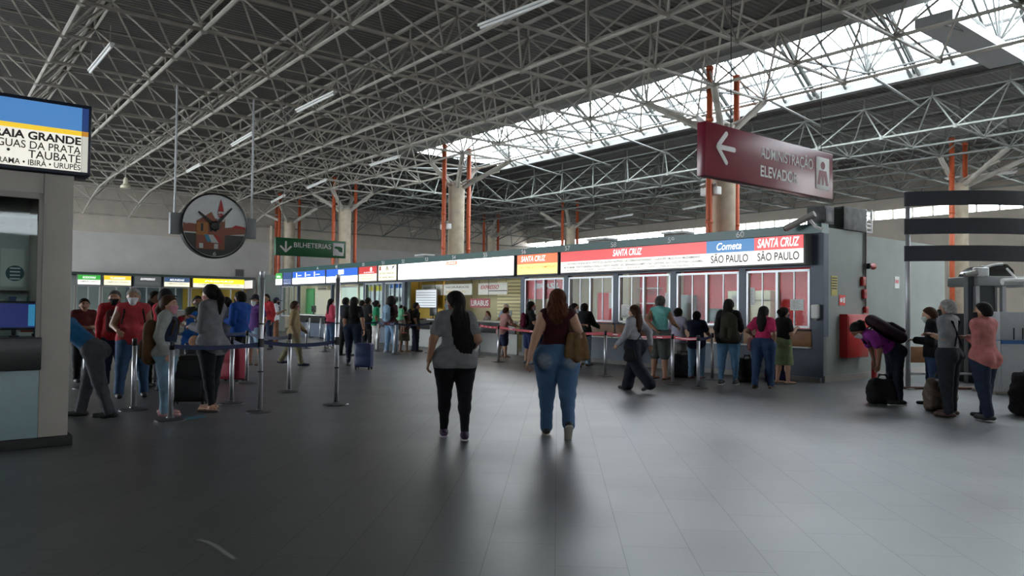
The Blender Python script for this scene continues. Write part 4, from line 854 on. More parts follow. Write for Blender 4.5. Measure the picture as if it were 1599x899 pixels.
def rotx(vv, a): c, s_ = math.cos(a), math.sin(a); return va(vv[0], vv[1]*c+vv[2]*s_, -vv[1]*s_+vv[2]*c)   # +a leans forward (up goes to +y)
ARM = {'hang': (.035, .02, -.295), 'swingf': (.06, .13, -.26), 'swingb': (.05, -.12, -.265), 'hold': (-.05, .15, -.15), 'phone': (-.05, .16, -.09), 'counter': (.0, .22, -.18),
       'behind': (-.10, -.10, -.21), 'fold': (-.10, .13, -.12), 'pull': (.07, -.07, -.285), 'strap': (-.06, .09, -.08), 'pocket': (.07, .02, -.25), 'down': (.02, .06, -.30), 'away': (.085, -.03, -.285)}
def person(label, px, py, top, a, H=None, girth=1.0, shw=1.0, lean=0, legs=(4, 2, -4, 2), spread=2.5, arms=('hang', 'hang'), head=(0, 0), skin_t='tan', hair=('short', 'black'),
           shirt=('tee', (.2, .2, .2)), pants=('straight', (.05, .08, .15)), shoes=(0.02, 0.02, 0.02), mask=None, hem=-0.01, bust=0, belly=0, toe=(0, 0), sole=None, vox=None, group=None, base=None, name='person', glasses=False, zoff=0.0):
    B = P(px, py) if base is None else va(*base)
    if H is None: H = hgt(px, py, top)-0.012
    z = B[1]; far = z > 21
    vx = vox or (0.0095 if z < 10 else 0.012 if z < 17 else 0.016)
    la = math.radians(lean); up = rotx((0, 0, 1), la); fw = rotx((0, 1, 0), la); X = va(1, 0, 0)
    g = girth; J = {}
    fem = 1.0 if (bust or hair[0] in ('long', 'longer', 'wavy', 'pony', 'curly')) else 0.0
    hq = 1.0+0.22*fem; shw = shw*(1-0.12*fem); hw = 0.050*(0.6+0.4*g)*hq
    pel = va(0, 0, 0)
    def leg(s, th, kn):
        th = math.radians(th); kn = math.radians(kn); sp = math.radians(spread)*s
        hip = pel+X*s*hw; d1 = va(math.sin(sp), math.sin(th)*math.cos(sp), -math.cos(th)*math.cos(sp)); k = hip+0.238*d1
        d2 = va(math.sin(sp)*.5, math.sin(th-kn), -math.cos(th-kn)); d2 /= np.linalg.norm(d2); an = k+0.236*d2
        return hip, k, an
    J['hR'], J['kR'], J['aR'] = leg(1, legs[0], legs[1]); J['hL'], J['kL'], J['aL'] = leg(-1, legs[2], legs[3])
    zmin = min(J['aR'][2]-0.0-abs(math.sin(math.radians(toe[0])))*0.06, J['aL'][2]-abs(math.sin(math.radians(toe[1])))*0.06)
    ym = (J['aR'][1]+J['aL'][1])/2 if abs(lean) < 20 else 0
    off = va(0, -ym, 0.043-zmin)
    for q in J: J[q] = J[q]+off
    pel = pel+off
    J['pel'] = pel; J['waist'] = pel+0.10*up; J['chest'] = pel+0.205*up; J['neck'] = pel+0.315*up
    sw = 0.100*shw*(0.75+0.25*g)
    hy, hp = math.radians(head[0]), math.radians(head[1])
    hup = up*0.6+va(0, 0, .4) if lean < 40 else up*0.8+fw*.0+va(0, 0, .2)
    hup = hup/np.linalg.norm(hup)
    f0 = va(math.sin(hy), math.cos(hy), 0)*math.cos(hp)+va(0, 0, -math.sin(hp))
    if lean >= 40: f0 = f0*0.8+(-up*0.0+va(0, 0, -0.5))
    hf = f0-(f0@hup)*hup; hf /= np.linalg.norm(hf); hr = np.cross(hf, hup)
    if hp: hup = hup*math.cos(hp*.6)+hf*math.sin(hp*.6); hup /= np.linalg.norm(hup); hf = hf-(hf@hup)*hup; hf /= np.linalg.norm(hf); hr = np.cross(hf, hup)
    J['head'] = J['neck']+0.085*hup+0.012*hf
    for s, nm, ar in ((1, 'R', arms[0]), (-1, 'L', arms[1])):
        sh = pel+0.292*up+X*s*sw; J['s'+nm] = sh
        t = ARM[ar] if isinstance(ar, str) else ar
        T = sh+va(s*t[0], t[1], t[2]); d = T-sh; L = np.linalg.norm(d); l1, l2 = 0.162, 0.148
        L = min(L, l1+l2-0.002); d = d/np.linalg.norm(d); T = sh+d*L
        ca = (l1*l1+L*L-l2*l2)/(2*l1*L); ca = max(-1, min(1, ca)); pole = va(s*0.5, -1, -0.35); pole = pole-(pole@d)*d; pole /= np.linalg.norm(pole)
        J['e'+nm] = sh+l1*(ca*d+math.sqrt(max(0, 1-ca*ca))*pole); J['w'+nm] = T
    for q in J: J[q] = J[q]*H
    root_rz = -math.radians(a)
    Y = fw
    def torso(s, o, arms_to=None, full=True, loose=1.0):
        fl = lambda f: (tuple(Y), f)
        G = g*loose
        s.cap(J['pel']+up*0.015*H, J['waist'], 0.086*H*G+o, (0.079-0.009*fem)*H*G+o, fl(0.72), .05)
        s.cap(J['waist'], J['chest']+up*0.02*H, (0.079-0.008*fem)*H*G+o, 0.095*H*(0.5+0.5*G)*shw+o, fl(0.66), .05)
        s.cap(J['sR']-X*0.012*H, J['sL']+X*0.012*H, 0.046*H*(.7+.3*g)+o, None, fl(0.9), .05)
        s.cap(J['sR']-up*.01*H-X*.02*H, J['neck']+up*.008*H, 0.034*H+o, 0.034*H+o, None, .04); s.cap(J['sL']-up*.01*H+X*.02*H, J['neck']+up*.008*H, 0.034*H+o, 0.034*H+o, None, .04)
        if bust:
            for q in (-1, 1): s.ball(J['chest']+up*0.0*H+fw*0.045*H+X*q*0.045*H, 0.042*H*bust+o, None, .04)
        if belly: s.ball(J['waist']+fw*0.05*H*belly, 0.075*H*(.6+.4*belly)+o, None, .05)
    def hips(s, o):
        s.cap(J['hR']+up*.02*H, J['hL']+up*.02*H, 0.066*H*g*(1+.07*fem)+o, None, ((0, 1, 0), 0.95), .04)
        for q, hp_ in ((1, 'hR'), (-1, 'hL')): s.ball(J[hp_]-va(0, 1, 0)*0.028*H*g-up*0.005*H, 0.058*H*g*(1+.07*fem)+o, None, .04)
    gl_ = 0.55+0.45*g
    def legs_(s, o, r=(0.063, 0.037, 0.022), to=1.0, sides='RL', k=.03):
        for n in sides:
            h_, k_, a_ = J['h'+n], J['k'+n], J['a'+n]
            s.cap(h_, k_, r[0]*H*g*(1+.10*fem)+o, r[1]*H*gl_+o, None, k)
            if to > 1: e = k_+(a_-k_)*(to-1); s.cap(k_, k_+(a_-k_)*.35*min(1, to-1), r[1]*H*gl_+o, (r[1]*.3+max(r[2], .034)*.7)*H*gl_+o, None, k); s.cap(k_+(a_-k_)*.3*min(1, to-1), e, max(r[2], .034)*H*gl_+o, r[2]*H*gl_+o, None, k)
    # ---- body
    b = SDF(); torso(b, 0); hips(b, 0); legs_(b, 0, to=2.0)
    for n in 'RL':
        t_ = toe[0] if n == 'R' else toe[1]; tr = math.radians(t_)
        dirf = va(0, math.cos(tr), -math.sin(tr)); J['t'+n] = J['a'+n]+dirf*0.10*H-va(0, 0, 0.022*H)*math.cos(tr); J['q'+n] = J['a'+n]-dirf*0.032*H-va(0, 0, 0.022*H)*math.cos(tr)+va(0, .0, 0)
        b.cap(J['q'+n]+va(0, 0, .004), J['t'+n], 0.019*H, 0.017*H, ((0, 0, 1), .8), .02)
        b.cap(J['s'+n], J['e'+n], 0.037*H*gl_, 0.027*H*gl_, None, .03); b.cap(J['e'+n], J['w'+n], 0.0265*H*gl_, 0.0175*H, None, .02)
    hc = J['head']
    b.cap(J['neck']-up*0.02*H, hc-hup*0.02*H, 0.034*H, 0.030*H, None, .02)
    fx_ = (tuple(hr), 0.86)
    b.ball(hc+hup*0.008*H-hf*0.006*H, 0.062*H, fx_, .02); b.cap(hc+hf*0.018*H-hup*0.012*H, hc+hf*0.03*H-hup*0.052*H, 0.043*H, 0.026*H, None, .025)
    b.cap(hc+hf*0.055*H+hup*0.002*H, hc+hf*0.066*H-hup*0.018*H, 0.007*H, 0.011*H, None, .012)
    b.cap(hc+hf*0.05*H-hup*0.037*H-hr*.008*H, hc+hf*0.05*H-hup*0.037*H+hr*.008*H, 0.008*H, None, None, .008)
    for q in (-1, 1): b.cap(hc+hr*q*0.054*H+hup*0.006*H, hc+hr*q*0.053*H-hup*0.018*H, 0.013*H, 0.009*H, (tuple(hr), .45), .006)
    for q in (-1, 1): b.cut(hc+hf*0.062*H+hr*q*0.02*H+hup*0.006*H, hc+hf*0.062*H+hr*q*0.024*H+hup*0.006*H, 0.0085*H)
    parts = [b.mesh(vx)]
    # hands: palm, four bent fingers and a thumb on its side
    hs = H/1.7
    for s_, n in ((1, 'R'), (-1, 'L')):
        d = J['w'+n]-J['e'+n]; d /= np.linalg.norm(d)
        n0 = va(-s_, 0.15, 0) if abs(d[2]) > 0.6 else va(-s_*.3, 0, -1); pn = n0-(n0@d)*d; pn /= np.linalg.norm(pn)
        th_ = np.cross(d, pn)*1.0
        ref = va(0, 1, 0.3) if abs(d[2]) > 0.6 else va(-s_, 0, .4)
        if th_@ref < 0: th_ = -th_
        w_ = J['w'+n]; hd = SDF()
        hd.cap(w_-d*.03*hs, w_+d*.02*hs, .0185*hs*1.4, .021*hs, (tuple(pn), .75), .015); hd.cap(w_+d*.025*hs, w_+d*.07*hs, .034*hs, .037*hs, (tuple(pn), .42), .015)
        for q, (o_, L_) in enumerate(((.028, .068), (.0095, .076), (-.0095, .071), (-.027, .055))):
            p0 = w_+(d*(.083-.004*abs(q-1.2))+th_*o_)*hs; c1 = .35+.08*q; c2 = .95+.1*q
            p1 = p0+(d*math.cos(c1)+pn*math.sin(c1)+th_*o_*1.5)*L_*.52*hs; p2 = p1+(d*math.cos(c2)+pn*math.sin(c2))*L_*.5*hs
            hd.cap(p0, p1, .0088*hs, .008*hs, None, .004); hd.cap(p1, p2, .008*hs, .0065*hs, None, .004)
        p0 = w_+(d*.022+th_*.024)*hs; p1 = p0+(d*.7+th_*.62+pn*.25)*.042*hs; p2 = p1+(d*.9+th_*.15+pn*.35)*.03*hs
        hd.cap(p0, p1, .0135*hs, .0095*hs, None, .008); hd.cap(p1, p2, .0095*hs, .0075*hs, None, .004)
        parts.append(hd.mesh(0.0048 if z < 17 else 0.007))
    body = mesh_obj(name, parts, skin(skin_t)); body.location = (B[0], B[1], B[2] if base is not None else 0); body.rotation_euler[2] = root_rz
    tag(body, label, 'person', group)
    fold = 0.0022 if z < 12 else 0.003
    hemz = J['pel']-up*(0.02-hem)*H*1.0
    # ---- upper clothing
    kind, colr = shirt[0], shirt[1]
    s = SDF(); o = {'tee': .012, 'sleeveless': .011, 'long': .014, 'jacket': .022, 'loose': .02}[kind]; torso(s, o, loose=1.04 if kind in ('jacket', 'loose') else 1.0)
    if hem < 0.0: s.cap(J['pel']+up*.05*H, J['pel']-up*(0.07+max(0, -hem))*H, 0.086*H*g+o, 0.090*H*g*(1+.05*fem)+o*1.2, (tuple(Y), .80), .04)
    hips(s, .020 if hem < 0 else .002)
    se = {'tee': .62, 'sleeveless': .08, 'long': 2, 'jacket': 2, 'loose': .7}[kind]
    for n in 'RL':
        A_, E_, W_ = J['s'+n], J['e'+n], J['w'+n]
        if se >= 1: s.cap(A_, E_, .039*H*gl_+o, .030*H*gl_+o, None, .03); s.cap(E_, E_+(W_-E_)*.93, .0295*H*gl_+o, .021*H*gl_+o, None, .02)
        elif se > .2: s.cap(A_, A_+(E_-A_)*se, .037*H*gl_+o, .034*H*gl_+o*1.3, None, .03)
    s.clip(-up, hemz); s.fold = fold
    if se < 1 and se > .2:
        pass
    hood = SDF()
    obj_s = mesh_obj({'tee': 't_shirt', 'sleeveless': 'sleeveless_top', 'long': 'shirt', 'jacket': 'jacket', 'loose': 'blouse'}[kind], [s.mesh(vx)], shirt[2] if len(shirt) > 2 else cloth(colr), body)
    # ---- lower clothing
    kind, colr = pants[0], pants[1]
    s = SDF(); s.fold = fold
    s.cap(J['pel']+up*.012*H, J['pel']+up*.06*H, 0.089*H*g+.006, 0.082*H*g+.006, (tuple(Y), .76), .04); hips(s, .007)
    if kind == 'skinny': legs_(s, .006, (0.068, 0.039, 0.022), 1.93)
    elif kind == 'straight': legs_(s, .009, (0.068, 0.045, 0.034), 1.97)
    elif kind == 'wide': legs_(s, .012, (0.070, 0.056, 0.056), 1.98)
    elif kind == 'shorts':
        for n in 'RL': s.cap(J['h'+n], J['h'+n]+(J['k'+n]-J['h'+n])*.95, .069*H*g+.012, .055*H*gl_+.012, None, .03)
    elif kind == 'skirt':
        m_ = (J['kR']+J['kL'])/2; s.cap(J['pel'], m_-va(0, 0, .04)*H, .098*H*g+.012, .125*H*g+.012, ((0, 1, 0), .92), .03); s.clip((0, 0, -1), m_-va(0, 0, .03)*H)
    mesh_obj({'skirt': 'skirt', 'shorts': 'shorts'}.get(kind, 'trousers'), [s.mesh(vx)], cloth(colr, 'trouser'), body)
    # ---- shoes
    if shoes is not None:
        for n in 'RL':
            s = SDF(); A_, T_, Q_ = J['a'+n], J['t'+n], J['q'+n]
            s.cap(Q_+va(0, 0, .006), T_, .027*H, .025*H, ((0, 0, 1), .75), .02); s.cap(A_-va(0, 0, .005), (Q_+T_)/2, .027*H, .024*H, None, .03); s.clip((0, 0, -1), (0, 0, 0.006)) if toe[0 if n == 'R' else 1] == 0 else None
            sh_ = mesh_obj('shoe', [s.mesh(min(vx, .011))], mat('shoe_%02x%02x%02x' % tuple(int(c*255) for c in shoes), shoes, 0.6), body)
            if sole and z < 17:
                s = SDF(); dn = np.cross(X, (T_-Q_)/np.linalg.norm(T_-Q_)); dn = -dn if dn[2] > 0 else dn
                s.cap(Q_+dn*.020*H, T_+dn*.019*H, .028*H, .026*H, (tuple(dn), .35), .01)
                mesh_obj('sole', [s.mesh(.009)], mat('sole_%02x%02x%02x' % tuple(int(c*255) for c in sole), sole, .6), sh_)
    elif z < 21:
        for n in 'RL':
            A_, T_, Q_ = J['a'+n], J['t'+n], J['q'+n]; s = SDF(); s.cap(Q_-va(0, 0, .016*H), T_-va(0, 0, .013*H), .025*H, .024*H, ((0, 0, 1), .35), .01)
            mid = (Q_*.4+T_*.6)+va(0, 0, .006*H); s.cap(mid-X*.024*H-va(0, 0, .015*H), mid+va(0, 0, .006), .006, None, None, .006); s.cap(mid+X*.024*H-va(0, 0, .015*H), mid+va(0, 0, .006), .006, None, None, .006)
            mesh_obj('sandal', [s.mesh(.009)], mat('sandal_dark', (.025, .018, .014), .6), body)
    # ---- hair
    st, hcol = hair[0], hair[1]
    if st != 'bald':
        s = SDF(); e = .010*H
        s.ball(hc+hup*0.013*H-hf*0.010*H, 0.064*H+e*.6, (tuple(hr), 0.88), .02); s.ball(hc-hf*.03*H-hup*.012*H, .047*H+e*.5, (tuple(hr), .95), .02)
        if st in ('short', 'cap', 'crop'):
            s.clip(hf*1.0-hup*.75, hc+hf*.030*H+hup*.030*H); s.clip(-hup, hc-hup*.042*H-hf*.0)
        else:
            s.clip(hf*1.0-hup*.75, hc+hf*.034*H+hup*.028*H)
            bk = hc-hf*.045*H; cap_s = s; s = SDF()
            if st == 'long' or st == 'longer':
                L_ = .20 if st == 'long' else .30
                s.cap(bk+hup*.0*H, bk-va(0, 0, .12*H)-Y*.018*H, .055*H, .060*H, (tuple(hf), .55), .03); s.cap(bk-va(0, 0, .1*H)-Y*.018*H, bk-va(0, 0, L_*H)-Y*.025*H, .060*H, .040*H, (tuple(Y), .45), .03)
                s.p = s.p; s.extra = lambda X_: .004*np.sin(X_[..., 0]*150+3*np.sin(X_[..., 2]*14))
                if st == 'longer': s.cap(bk-va(0, 0, .12*H)-Y*.03*H, bk-va(0, 0, .27*H)-Y*.045*H+X*.035*H, .066*H, .072*H, (tuple(Y), .42), .03); s.cap(bk-va(0, 0, .25*H)-Y*.045*H+X*.035*H, bk-va(0, 0, .38*H)-Y*.05*H+X*.04*H, .066*H, .03*H, (tuple(Y), .45), .03)
            elif st == 'wavy':
                s.cap(bk, bk-va(0, 0, .07*H)-Y*.012*H, .060*H, .072*H, (tuple(hf), .6), .03); s.cap(bk-va(0, 0, .07*H)-Y*.012*H, bk-va(0, 0, .125*H)-Y*.02*H, .070*H, .045*H, (tuple(Y), .5), .03)
                s.extra = lambda X_: .006*np.sin(X_[..., 2]*60+9*np.sin(X_[..., 0]*20))+.003*np.sin(X_[..., 0]*120)
            elif st == 'curly':
                s.ball(hc+hup*.01*H-hf*.018*H, .088*H, None, .02); s.ball(hc-hup*.05*H-hf*.03*H, .085*H, None, .03); s.extra = lambda X_: .007*np.sin(X_[..., 0]*75)*np.sin(X_[..., 1]*80)*np.sin(X_[..., 2]*70)
                s.clip(hf-hup*.2, hc+hf*.035*H)
            elif st == 'pony':
                s.cap(bk-hf*.02*H+hup*.015*H, bk-hf*.045*H-hup*.05*H, .028*H, .03*H, None, .02); s.cap(bk-hf*.045*H-hup*.05*H, bk-hf*.02*H-hup*.16*H, .03*H, .012*H, None, .02); s.cut(hc-hup*.09*H-hf*.03*H, hc-hup*.10*H, .04*H) if False else None
            elif st == 'bun': s.ball(bk-hf*.025*H+hup*.015*H, .036*H, None, .02)
        hp_ = [s.mesh(vx)]
        if st not in ('short', 'cap', 'crop'): hp_.append(cap_s.mesh(vx))
        mesh_obj('hair', hp_, hairm(hcol), body)
        if st == 'cap':
            s = SDF(); s.ball(hc+hup*.026*H-hf*.004*H, .067*H, (tuple(hr), .9), .02); s.clip(-hup, hc+hup*.022*H); s2 = SDF(); s2.cap(hc+hf*.055*H+hup*.026*H, hc+hf*.10*H+hup*.018*H, .036*H, .034*H, (tuple(hup), .2), .01)
            mesh_obj('cap', [s.mesh(vx), s2.mesh(.008)], cloth(hair[2] if len(hair) > 2 else (.015, .015, .02)), body)
    # ---- face
    if mask is not None:
        s = SDF(); s.cap(hc+hf*.024*H-hup*.014*H, hc+hf*.034*H-hup*.050*H, .0475*H, .031*H, None, .02); s.ball(hc+hf*.058*H-hup*.02*H, .018*H, None, .02); s.clip(-hf, hc+hf*.022*H); s.clip(hup, hc-hup*.006*H+hf*.0); 
        mesh_obj('face_mask', [s.mesh(min(vx, .010))], cloth(mask, 'mask'), body)
    if z < 21:
        for q in (-1, 1):
            e = hc+hf*.0525*H+hr*q*.0215*H+hup*.006*H
            mb = MB(); mb.lathe([(0.001, -.006*hs), (.008*hs, -.003*hs), (.0085*hs, .002*hs), (.001, .006*hs)], 8); o_ = mb.build('eye', M_INK, body); o_.location = tuple(e)
            br_ = MB().bar(e+hup*.014*H-hr*.010*H+hf*.005*H, e+hup*.015*H+hr*.012*H+hf*.004*H, .0028*H*.8, 5); br_.build('eyebrow', hairm('black' if hcol not in HAIRC else hcol), body)
    if glasses:
        mb = MB()
        for q in (-1, 1): mb.path([tuple(hc+hf*.066*H+hr*q*.022*H+hup*.006*H+(hr*math.cos(t)+hup*math.sin(t))*.014*H) for t in np.linspace(0, 2*math.pi, 9)], .0018, 5)
        mb.build('spectacles', M_INK, body)
    Mw = Matrix.Translation(body.location) @ Matrix.Rotation(root_rz, 4, 'Z')
    info = dict(J=J, up=up, fw=fw, H=H, M=Mw, B=B, rz=root_rz, vx=vx, sw=sw, g=g, hf=hf, hup=hup)
    return info
def place_sdf(info, name, label, cat, pieces, group=None):
    """pieces: list of (part name, SDF, material); first is the body at the thing's own base"""
    t = None; allp = [(n, s.mesh(max(.009, min(info['vx'], .013))), m) for n, s, m in pieces]
    lo = allp[0][1][0].min(0); c = (allp[0][1][0].max(0)+lo)/2; c = va(c[0], c[1], lo[2])
    wl = info['M'] @ Vector(c)
    t = thing(name, label, cat, wl, info['rz'], group)
    for n, (V, Q), m in allp: mesh_obj(n, [(V-c, Q)], m, t)
    return t
def backpack(info, label, col, size=1.0, dz=0.0, dx=0.0, front=False, tall=1.0, col2=None):
    J, up, fw, H = info['J'], info['up'], info['fw'], info['H']; f = fw if front else -fw
    c = J['chest']+f*(.066*H*(.5+.5*info['g'])+.062*size+.03)+up*(-.02+dz)+va(dx, 0, 0)
    m = cloth(col, 'bag'); s = SDF(); X = va(1, 0, 0)
    for q in (-1, 1): s.cap(c+X*q*.075*size-up*.17*size*tall, c+X*q*.065*size+up*.14*size*tall, .085*size, .075*size, (tuple(fw), .8), .05)
    s.cap(c-up*.17*size*tall, c+up*.17*size*tall, .1*size, .085*size, (tuple(fw), .85), .05)
    p = SDF(); pc_ = c+f*.075*size-up*.08*size*tall
    for q in (-1, 1): p.cap(pc_+X*q*.06*size-up*.07*size, pc_+X*q*.06*size+up*.05*size, .05*size, .045*size, (tuple(fw), .7), .04)
    st = SDF()
    for n, q in (('R', 1), ('L', -1)):
        sh = J['s'+n]-X*q*.028*H; g = -f
        st.cap(c+up*.13*size-f*.03+X*q*.05, sh+up*.045*H-f*.0, .014, None, None, .01); st.cap(sh+up*.045*H, sh+g*.075*H-up*.03*H, .014, None, None, .01); st.cap(sh+g*.075*H-up*.03*H, sh+g*.06*H-up*.13*H+X*q*.02*H, .014, None, None, .01); st.cap(sh+g*.06*H-up*.13*H+X*q*.02*H, c-up*.14*size+X*q*.10*size, .01, None, None, .01)
    return place_sdf(info, 'backpack', label, 'backpack', [('bag_body', s, m), ('front_pocket', p, cloth(col2, 'bag') if col2 else m), ('strap', st, cloth(tuple(x*.6 for x in col), 'bag'))])
def shoulder_bag(info, label, col, side='R', w=.16, h=.26, drop_=.30, fwd=-.02, out=.02, name='shoulder_bag', cross=False, zz=0.0, wide='y'):
    J, up, fw, H = info['J'], info['up'], info['fw'], info['H']; X = va(1, 0, 0); q = 1 if side == 'R' else -1
    sh = J['s'+side]-X*q*.02*H; c = va((J['s'+side][0]+q*(.035*H*info['g']+out)), J['pel'][1]+fwd, J['s'+side][2]-drop_*H+zz)
    m = cloth(col, 'bag'); s = SDF()
    ax_ = fw if wide == 'y' else X
    for t in (-1, 1): s.cap(c+ax_*t*w*.42-va(0, 0, h*.30), c+ax_*t*w*.30+va(0, 0, h*.28), .05, .035, ((1, 0, 0), .9), .05)
    s.cap(c-va(0, 0, h*.32), c+va(0, 0, h*.25), .07, .04, ((1, 0, 0), .9), .06); s.fold = .003
    st = SDF(); osh = J['s'+('L' if side == 'R' else 'R')] if cross else sh
    tp = osh+up*.05*H+(X*q*.03*H if cross else 0)
    for t in (-1, 1):
        if cross: st.cap(c+va(0, 0, h*.3), (c+tp)/2+fw*t*.085*H*info['g'], .011, None, None, .006); st.cap((c+tp)/2+fw*t*.085*H*info['g'], tp, .011, None, None, .006)
        else: st.cap(c+ax_*t*w*.3+va(0, 0, h*.28), tp+fw*t*.03, .010, None, None, .006)
    return place_sdf(info, name, label, 'bag', [('bag_body', s, m), ('strap', st, cloth(tuple(x*.6 for x in col), 'bag'))])
def suitcase(label, px, py, w, d, h, col, a=0, handle=0.35, name='suitcase', base=None):
    B = P(px, py) if base is None else base; t = thing(name, label, 'suitcase', (B[0], B[1], 0), -math.radians(a)); m = mat('case_%02x%02x%02x' % tuple(int(c*255) for c in col), col, .55, noise=.1, bump=.1)
    MB().box(-w/2, w/2, -d/2, d/2, .06, h).build('shell', m, t, .04, seg=3); MB().box(-w*.38, w*.38, -d/2-.03, -d/2+.02, .10, h*.52).build('pocket', m, t, .02); MB().box(-w*.38, w*.38, -d/2-.02, -d/2+.02, h*.57, h*.9).build('pocket', m, t, .015)
    for x in (-1, 1):
        for y in (-1, 1): MB().bar((x*w*.4-.012, y*d*.36, .03), (x*w*.4+.012, y*d*.36, .03), .03, 12).box(x*w*.4-.02, x*w*.4+.02, y*d*.36-.02, y*d*.36+.02, .03, .08).build('wheel', M_BLACK, t)
    if handle: MB().path([(-w*.22, d*.35, h-.02), (-w*.22, d*.35, h+handle), (w*.22, d*.35, h+handle), (w*.22, d*.35, h-.02)], .011, 8).build('pull_handle', M_DARKMETAL, t)
    MB().path([(-w*.15, -.02, h), (-w*.12, -.02, h+.03), (w*.12, -.02, h+.03), (w*.15, -.02, h)], .012, 6).build('carry_handle', M_BLACK, t)
    return t
def floor_bag(label, px, py, w, d, h, col, a=0, name='duffel_bag', strap=True, cat='bag'):
    B = P(px, py); s = SDF(); k = .06
    for x in (-1, 1):
        for y in (-1, 1): s.cap((x*(w/2-.07), y*(d/2-.07), .075), (x*(w/2-.09), y*(d/2-.08), h-.07), .075, .06, None, .08)
    s.cap((-w/2+.1, 0, .09), (w/2-.1, 0, .09), .09, None, None, .08); s.cap((-w/2+.1, 0, h-.08), (w/2-.1, 0, h-.1), .08, None, None, .08); s.cap((-w/2+.1, 0, h/2), (w/2-.1, 0, h/2), d*.42, None, None, .08)
    s.fold = .005; s.clip((0, 0, -1), (0, 0, .004)); t = thing(name, label, cat, (B[0], B[1], 0), -math.radians(a))
    mesh_obj('bag_body', [s.mesh(.012)], cloth(col, 'bag') if not hasattr(col, 'node_tree') else col, t)
    if strap: st = SDF(); st.cap((-w*.2, 0, h-.02), (-w*.12, -.02, h+.07), .014); st.cap((-w*.12, -.02, h+.07), (w*.12, -.02, h+.07), .014); st.cap((w*.12, -.02, h+.07), (w*.2, 0, h-.02), .014); mesh_obj('handle', [st.mesh(.009)], M_BLACK, t)
    return t

# ------------------------------------------------------------------ queue posts and belts
POSTS = {}
def post_parts(h, r):
    t = bpy.data.objects.new('queue_post', None); COL.objects.link(t)
    b = MB().lathe([(.19, 0), (.19, .012), (.17, .022), (.05, .034), (.045, .05)], 28).build('base', mat('dark_post_base', (.09, .09, .095), .4, .6), t, smooth=False)
    p = MB().lathe([(r, .03), (r, h-.09)], 20).build('pole', M_STEEL, t); c = MB().lathe([(r*1.05, h-.10), (r*1.05, h-.01), (r*.9, h)], 20).build('belt_head', M_DARKMETAL if h < 1.5 else M_STEEL, t)
    if h > 1.5: MB().lathe([(r*1.08, .55), (r*1.08, .57)], 20).build('collar', M_DARKMETAL, t); MB().lathe([(r*1.2, .90), (r*1.2, 1.02)], 20).build('belt_clip', M_DARKMETAL, t); MB().lathe([(r*1.08, h*.62), (r*1.08, h*.63)], 20).build('collar', M_DARKMETAL, t)
    for o in (p, c):
        for f in o.data.polygons: f.use_smooth = abs(f.normal.z) < .5
    return t
def put(proto, used, B, label, group):
    if not used[0]: t = proto; used[0] = True
    else:
        t = proto.copy(); COL.objects.link(t)
        for ch in list(proto.children): c = ch.copy(); COL.objects.link(c); c.parent = t
    t.location = (B[0], B[1], 0); return tag(t, label, 'queue post', group)
pl = post_parts(1.0, .032); ph = post_parts(1.96, .034); ul = [False]; uh = [False]
plist = [('A', 208, 640, 'low steel queue post between the blue-shirted man and the girl'), ('B', 266, 656, 'low steel queue post right beside the girl with the brown backpack'.replace('right ', '')), ('C', 361, 630, 'low steel queue post behind the woman in the grey blazer'), ('D', 385, 598, 'low steel queue post in front of the red suitcase'),
    ('E', 451, 612, 'low steel queue post in front of the person in beige'), ('F', 229, 591, 'low steel queue post behind the man in the red vest'), ('G', 478, 544, 'low steel queue post beside the beige walker, near the dark counter'), ('H', 507, 549, 'low steel queue post by the woman in the pink jacket'),
    ('I', 589, 548, 'low steel queue post by the woman in green'), ('J', 616, 553, 'low steel queue post by the curly haired woman'), ('K', 672, 551, 'low steel queue post by the man with the black backpack'), ('L', 748, 557, 'low steel queue post seen past the grey shirt of the walking woman'),
    ('M', 778, 565, 'low steel queue post with two red belts by the man leaning on the counter'), ('N', 785, 556, 'thin steel queue post just behind the one with two red belts'), ('Q', 945, 587, 'low steel queue post by the tan shoulder bag'), ('R', 1050, 600, 'low steel queue post by the man in the teal top'),
    ('S', 1090, 606, 'low steel queue post in front of the person in navy'), ('T', 1112, 593, 'low steel queue post between the navy top and the black jacket'), ('U', 483, 527, 'distant low steel queue post by the far dark counter'), ('V', 500, 528, 'distant low steel queue post beside the long counter end'), ('X', 132, 606, 'low steel queue post behind the bending man')]
for kx_, px, py, lab in plist: B = P(px, py); POSTS[kx_] = B; put(pl, ul, B, lab, 'low queue posts')
for kx_, px, py, lab in (('T1', 405.5, 643, 'tall steel post beside the woman in the grey blazer'), ('T2', 524.5, 632, 'tall steel post in front of the woman with the blue suitcase')): B = P(px, py); POSTS[kx_] = B; put(ph, uh, B, lab, 'tall queue posts')
M_BLUEBELT = mat('blue_belt', (0.012, 0.022, 0.075), .7); M_REDBELT = mat('red_belt', (0.42, 0.02, 0.045), .6)
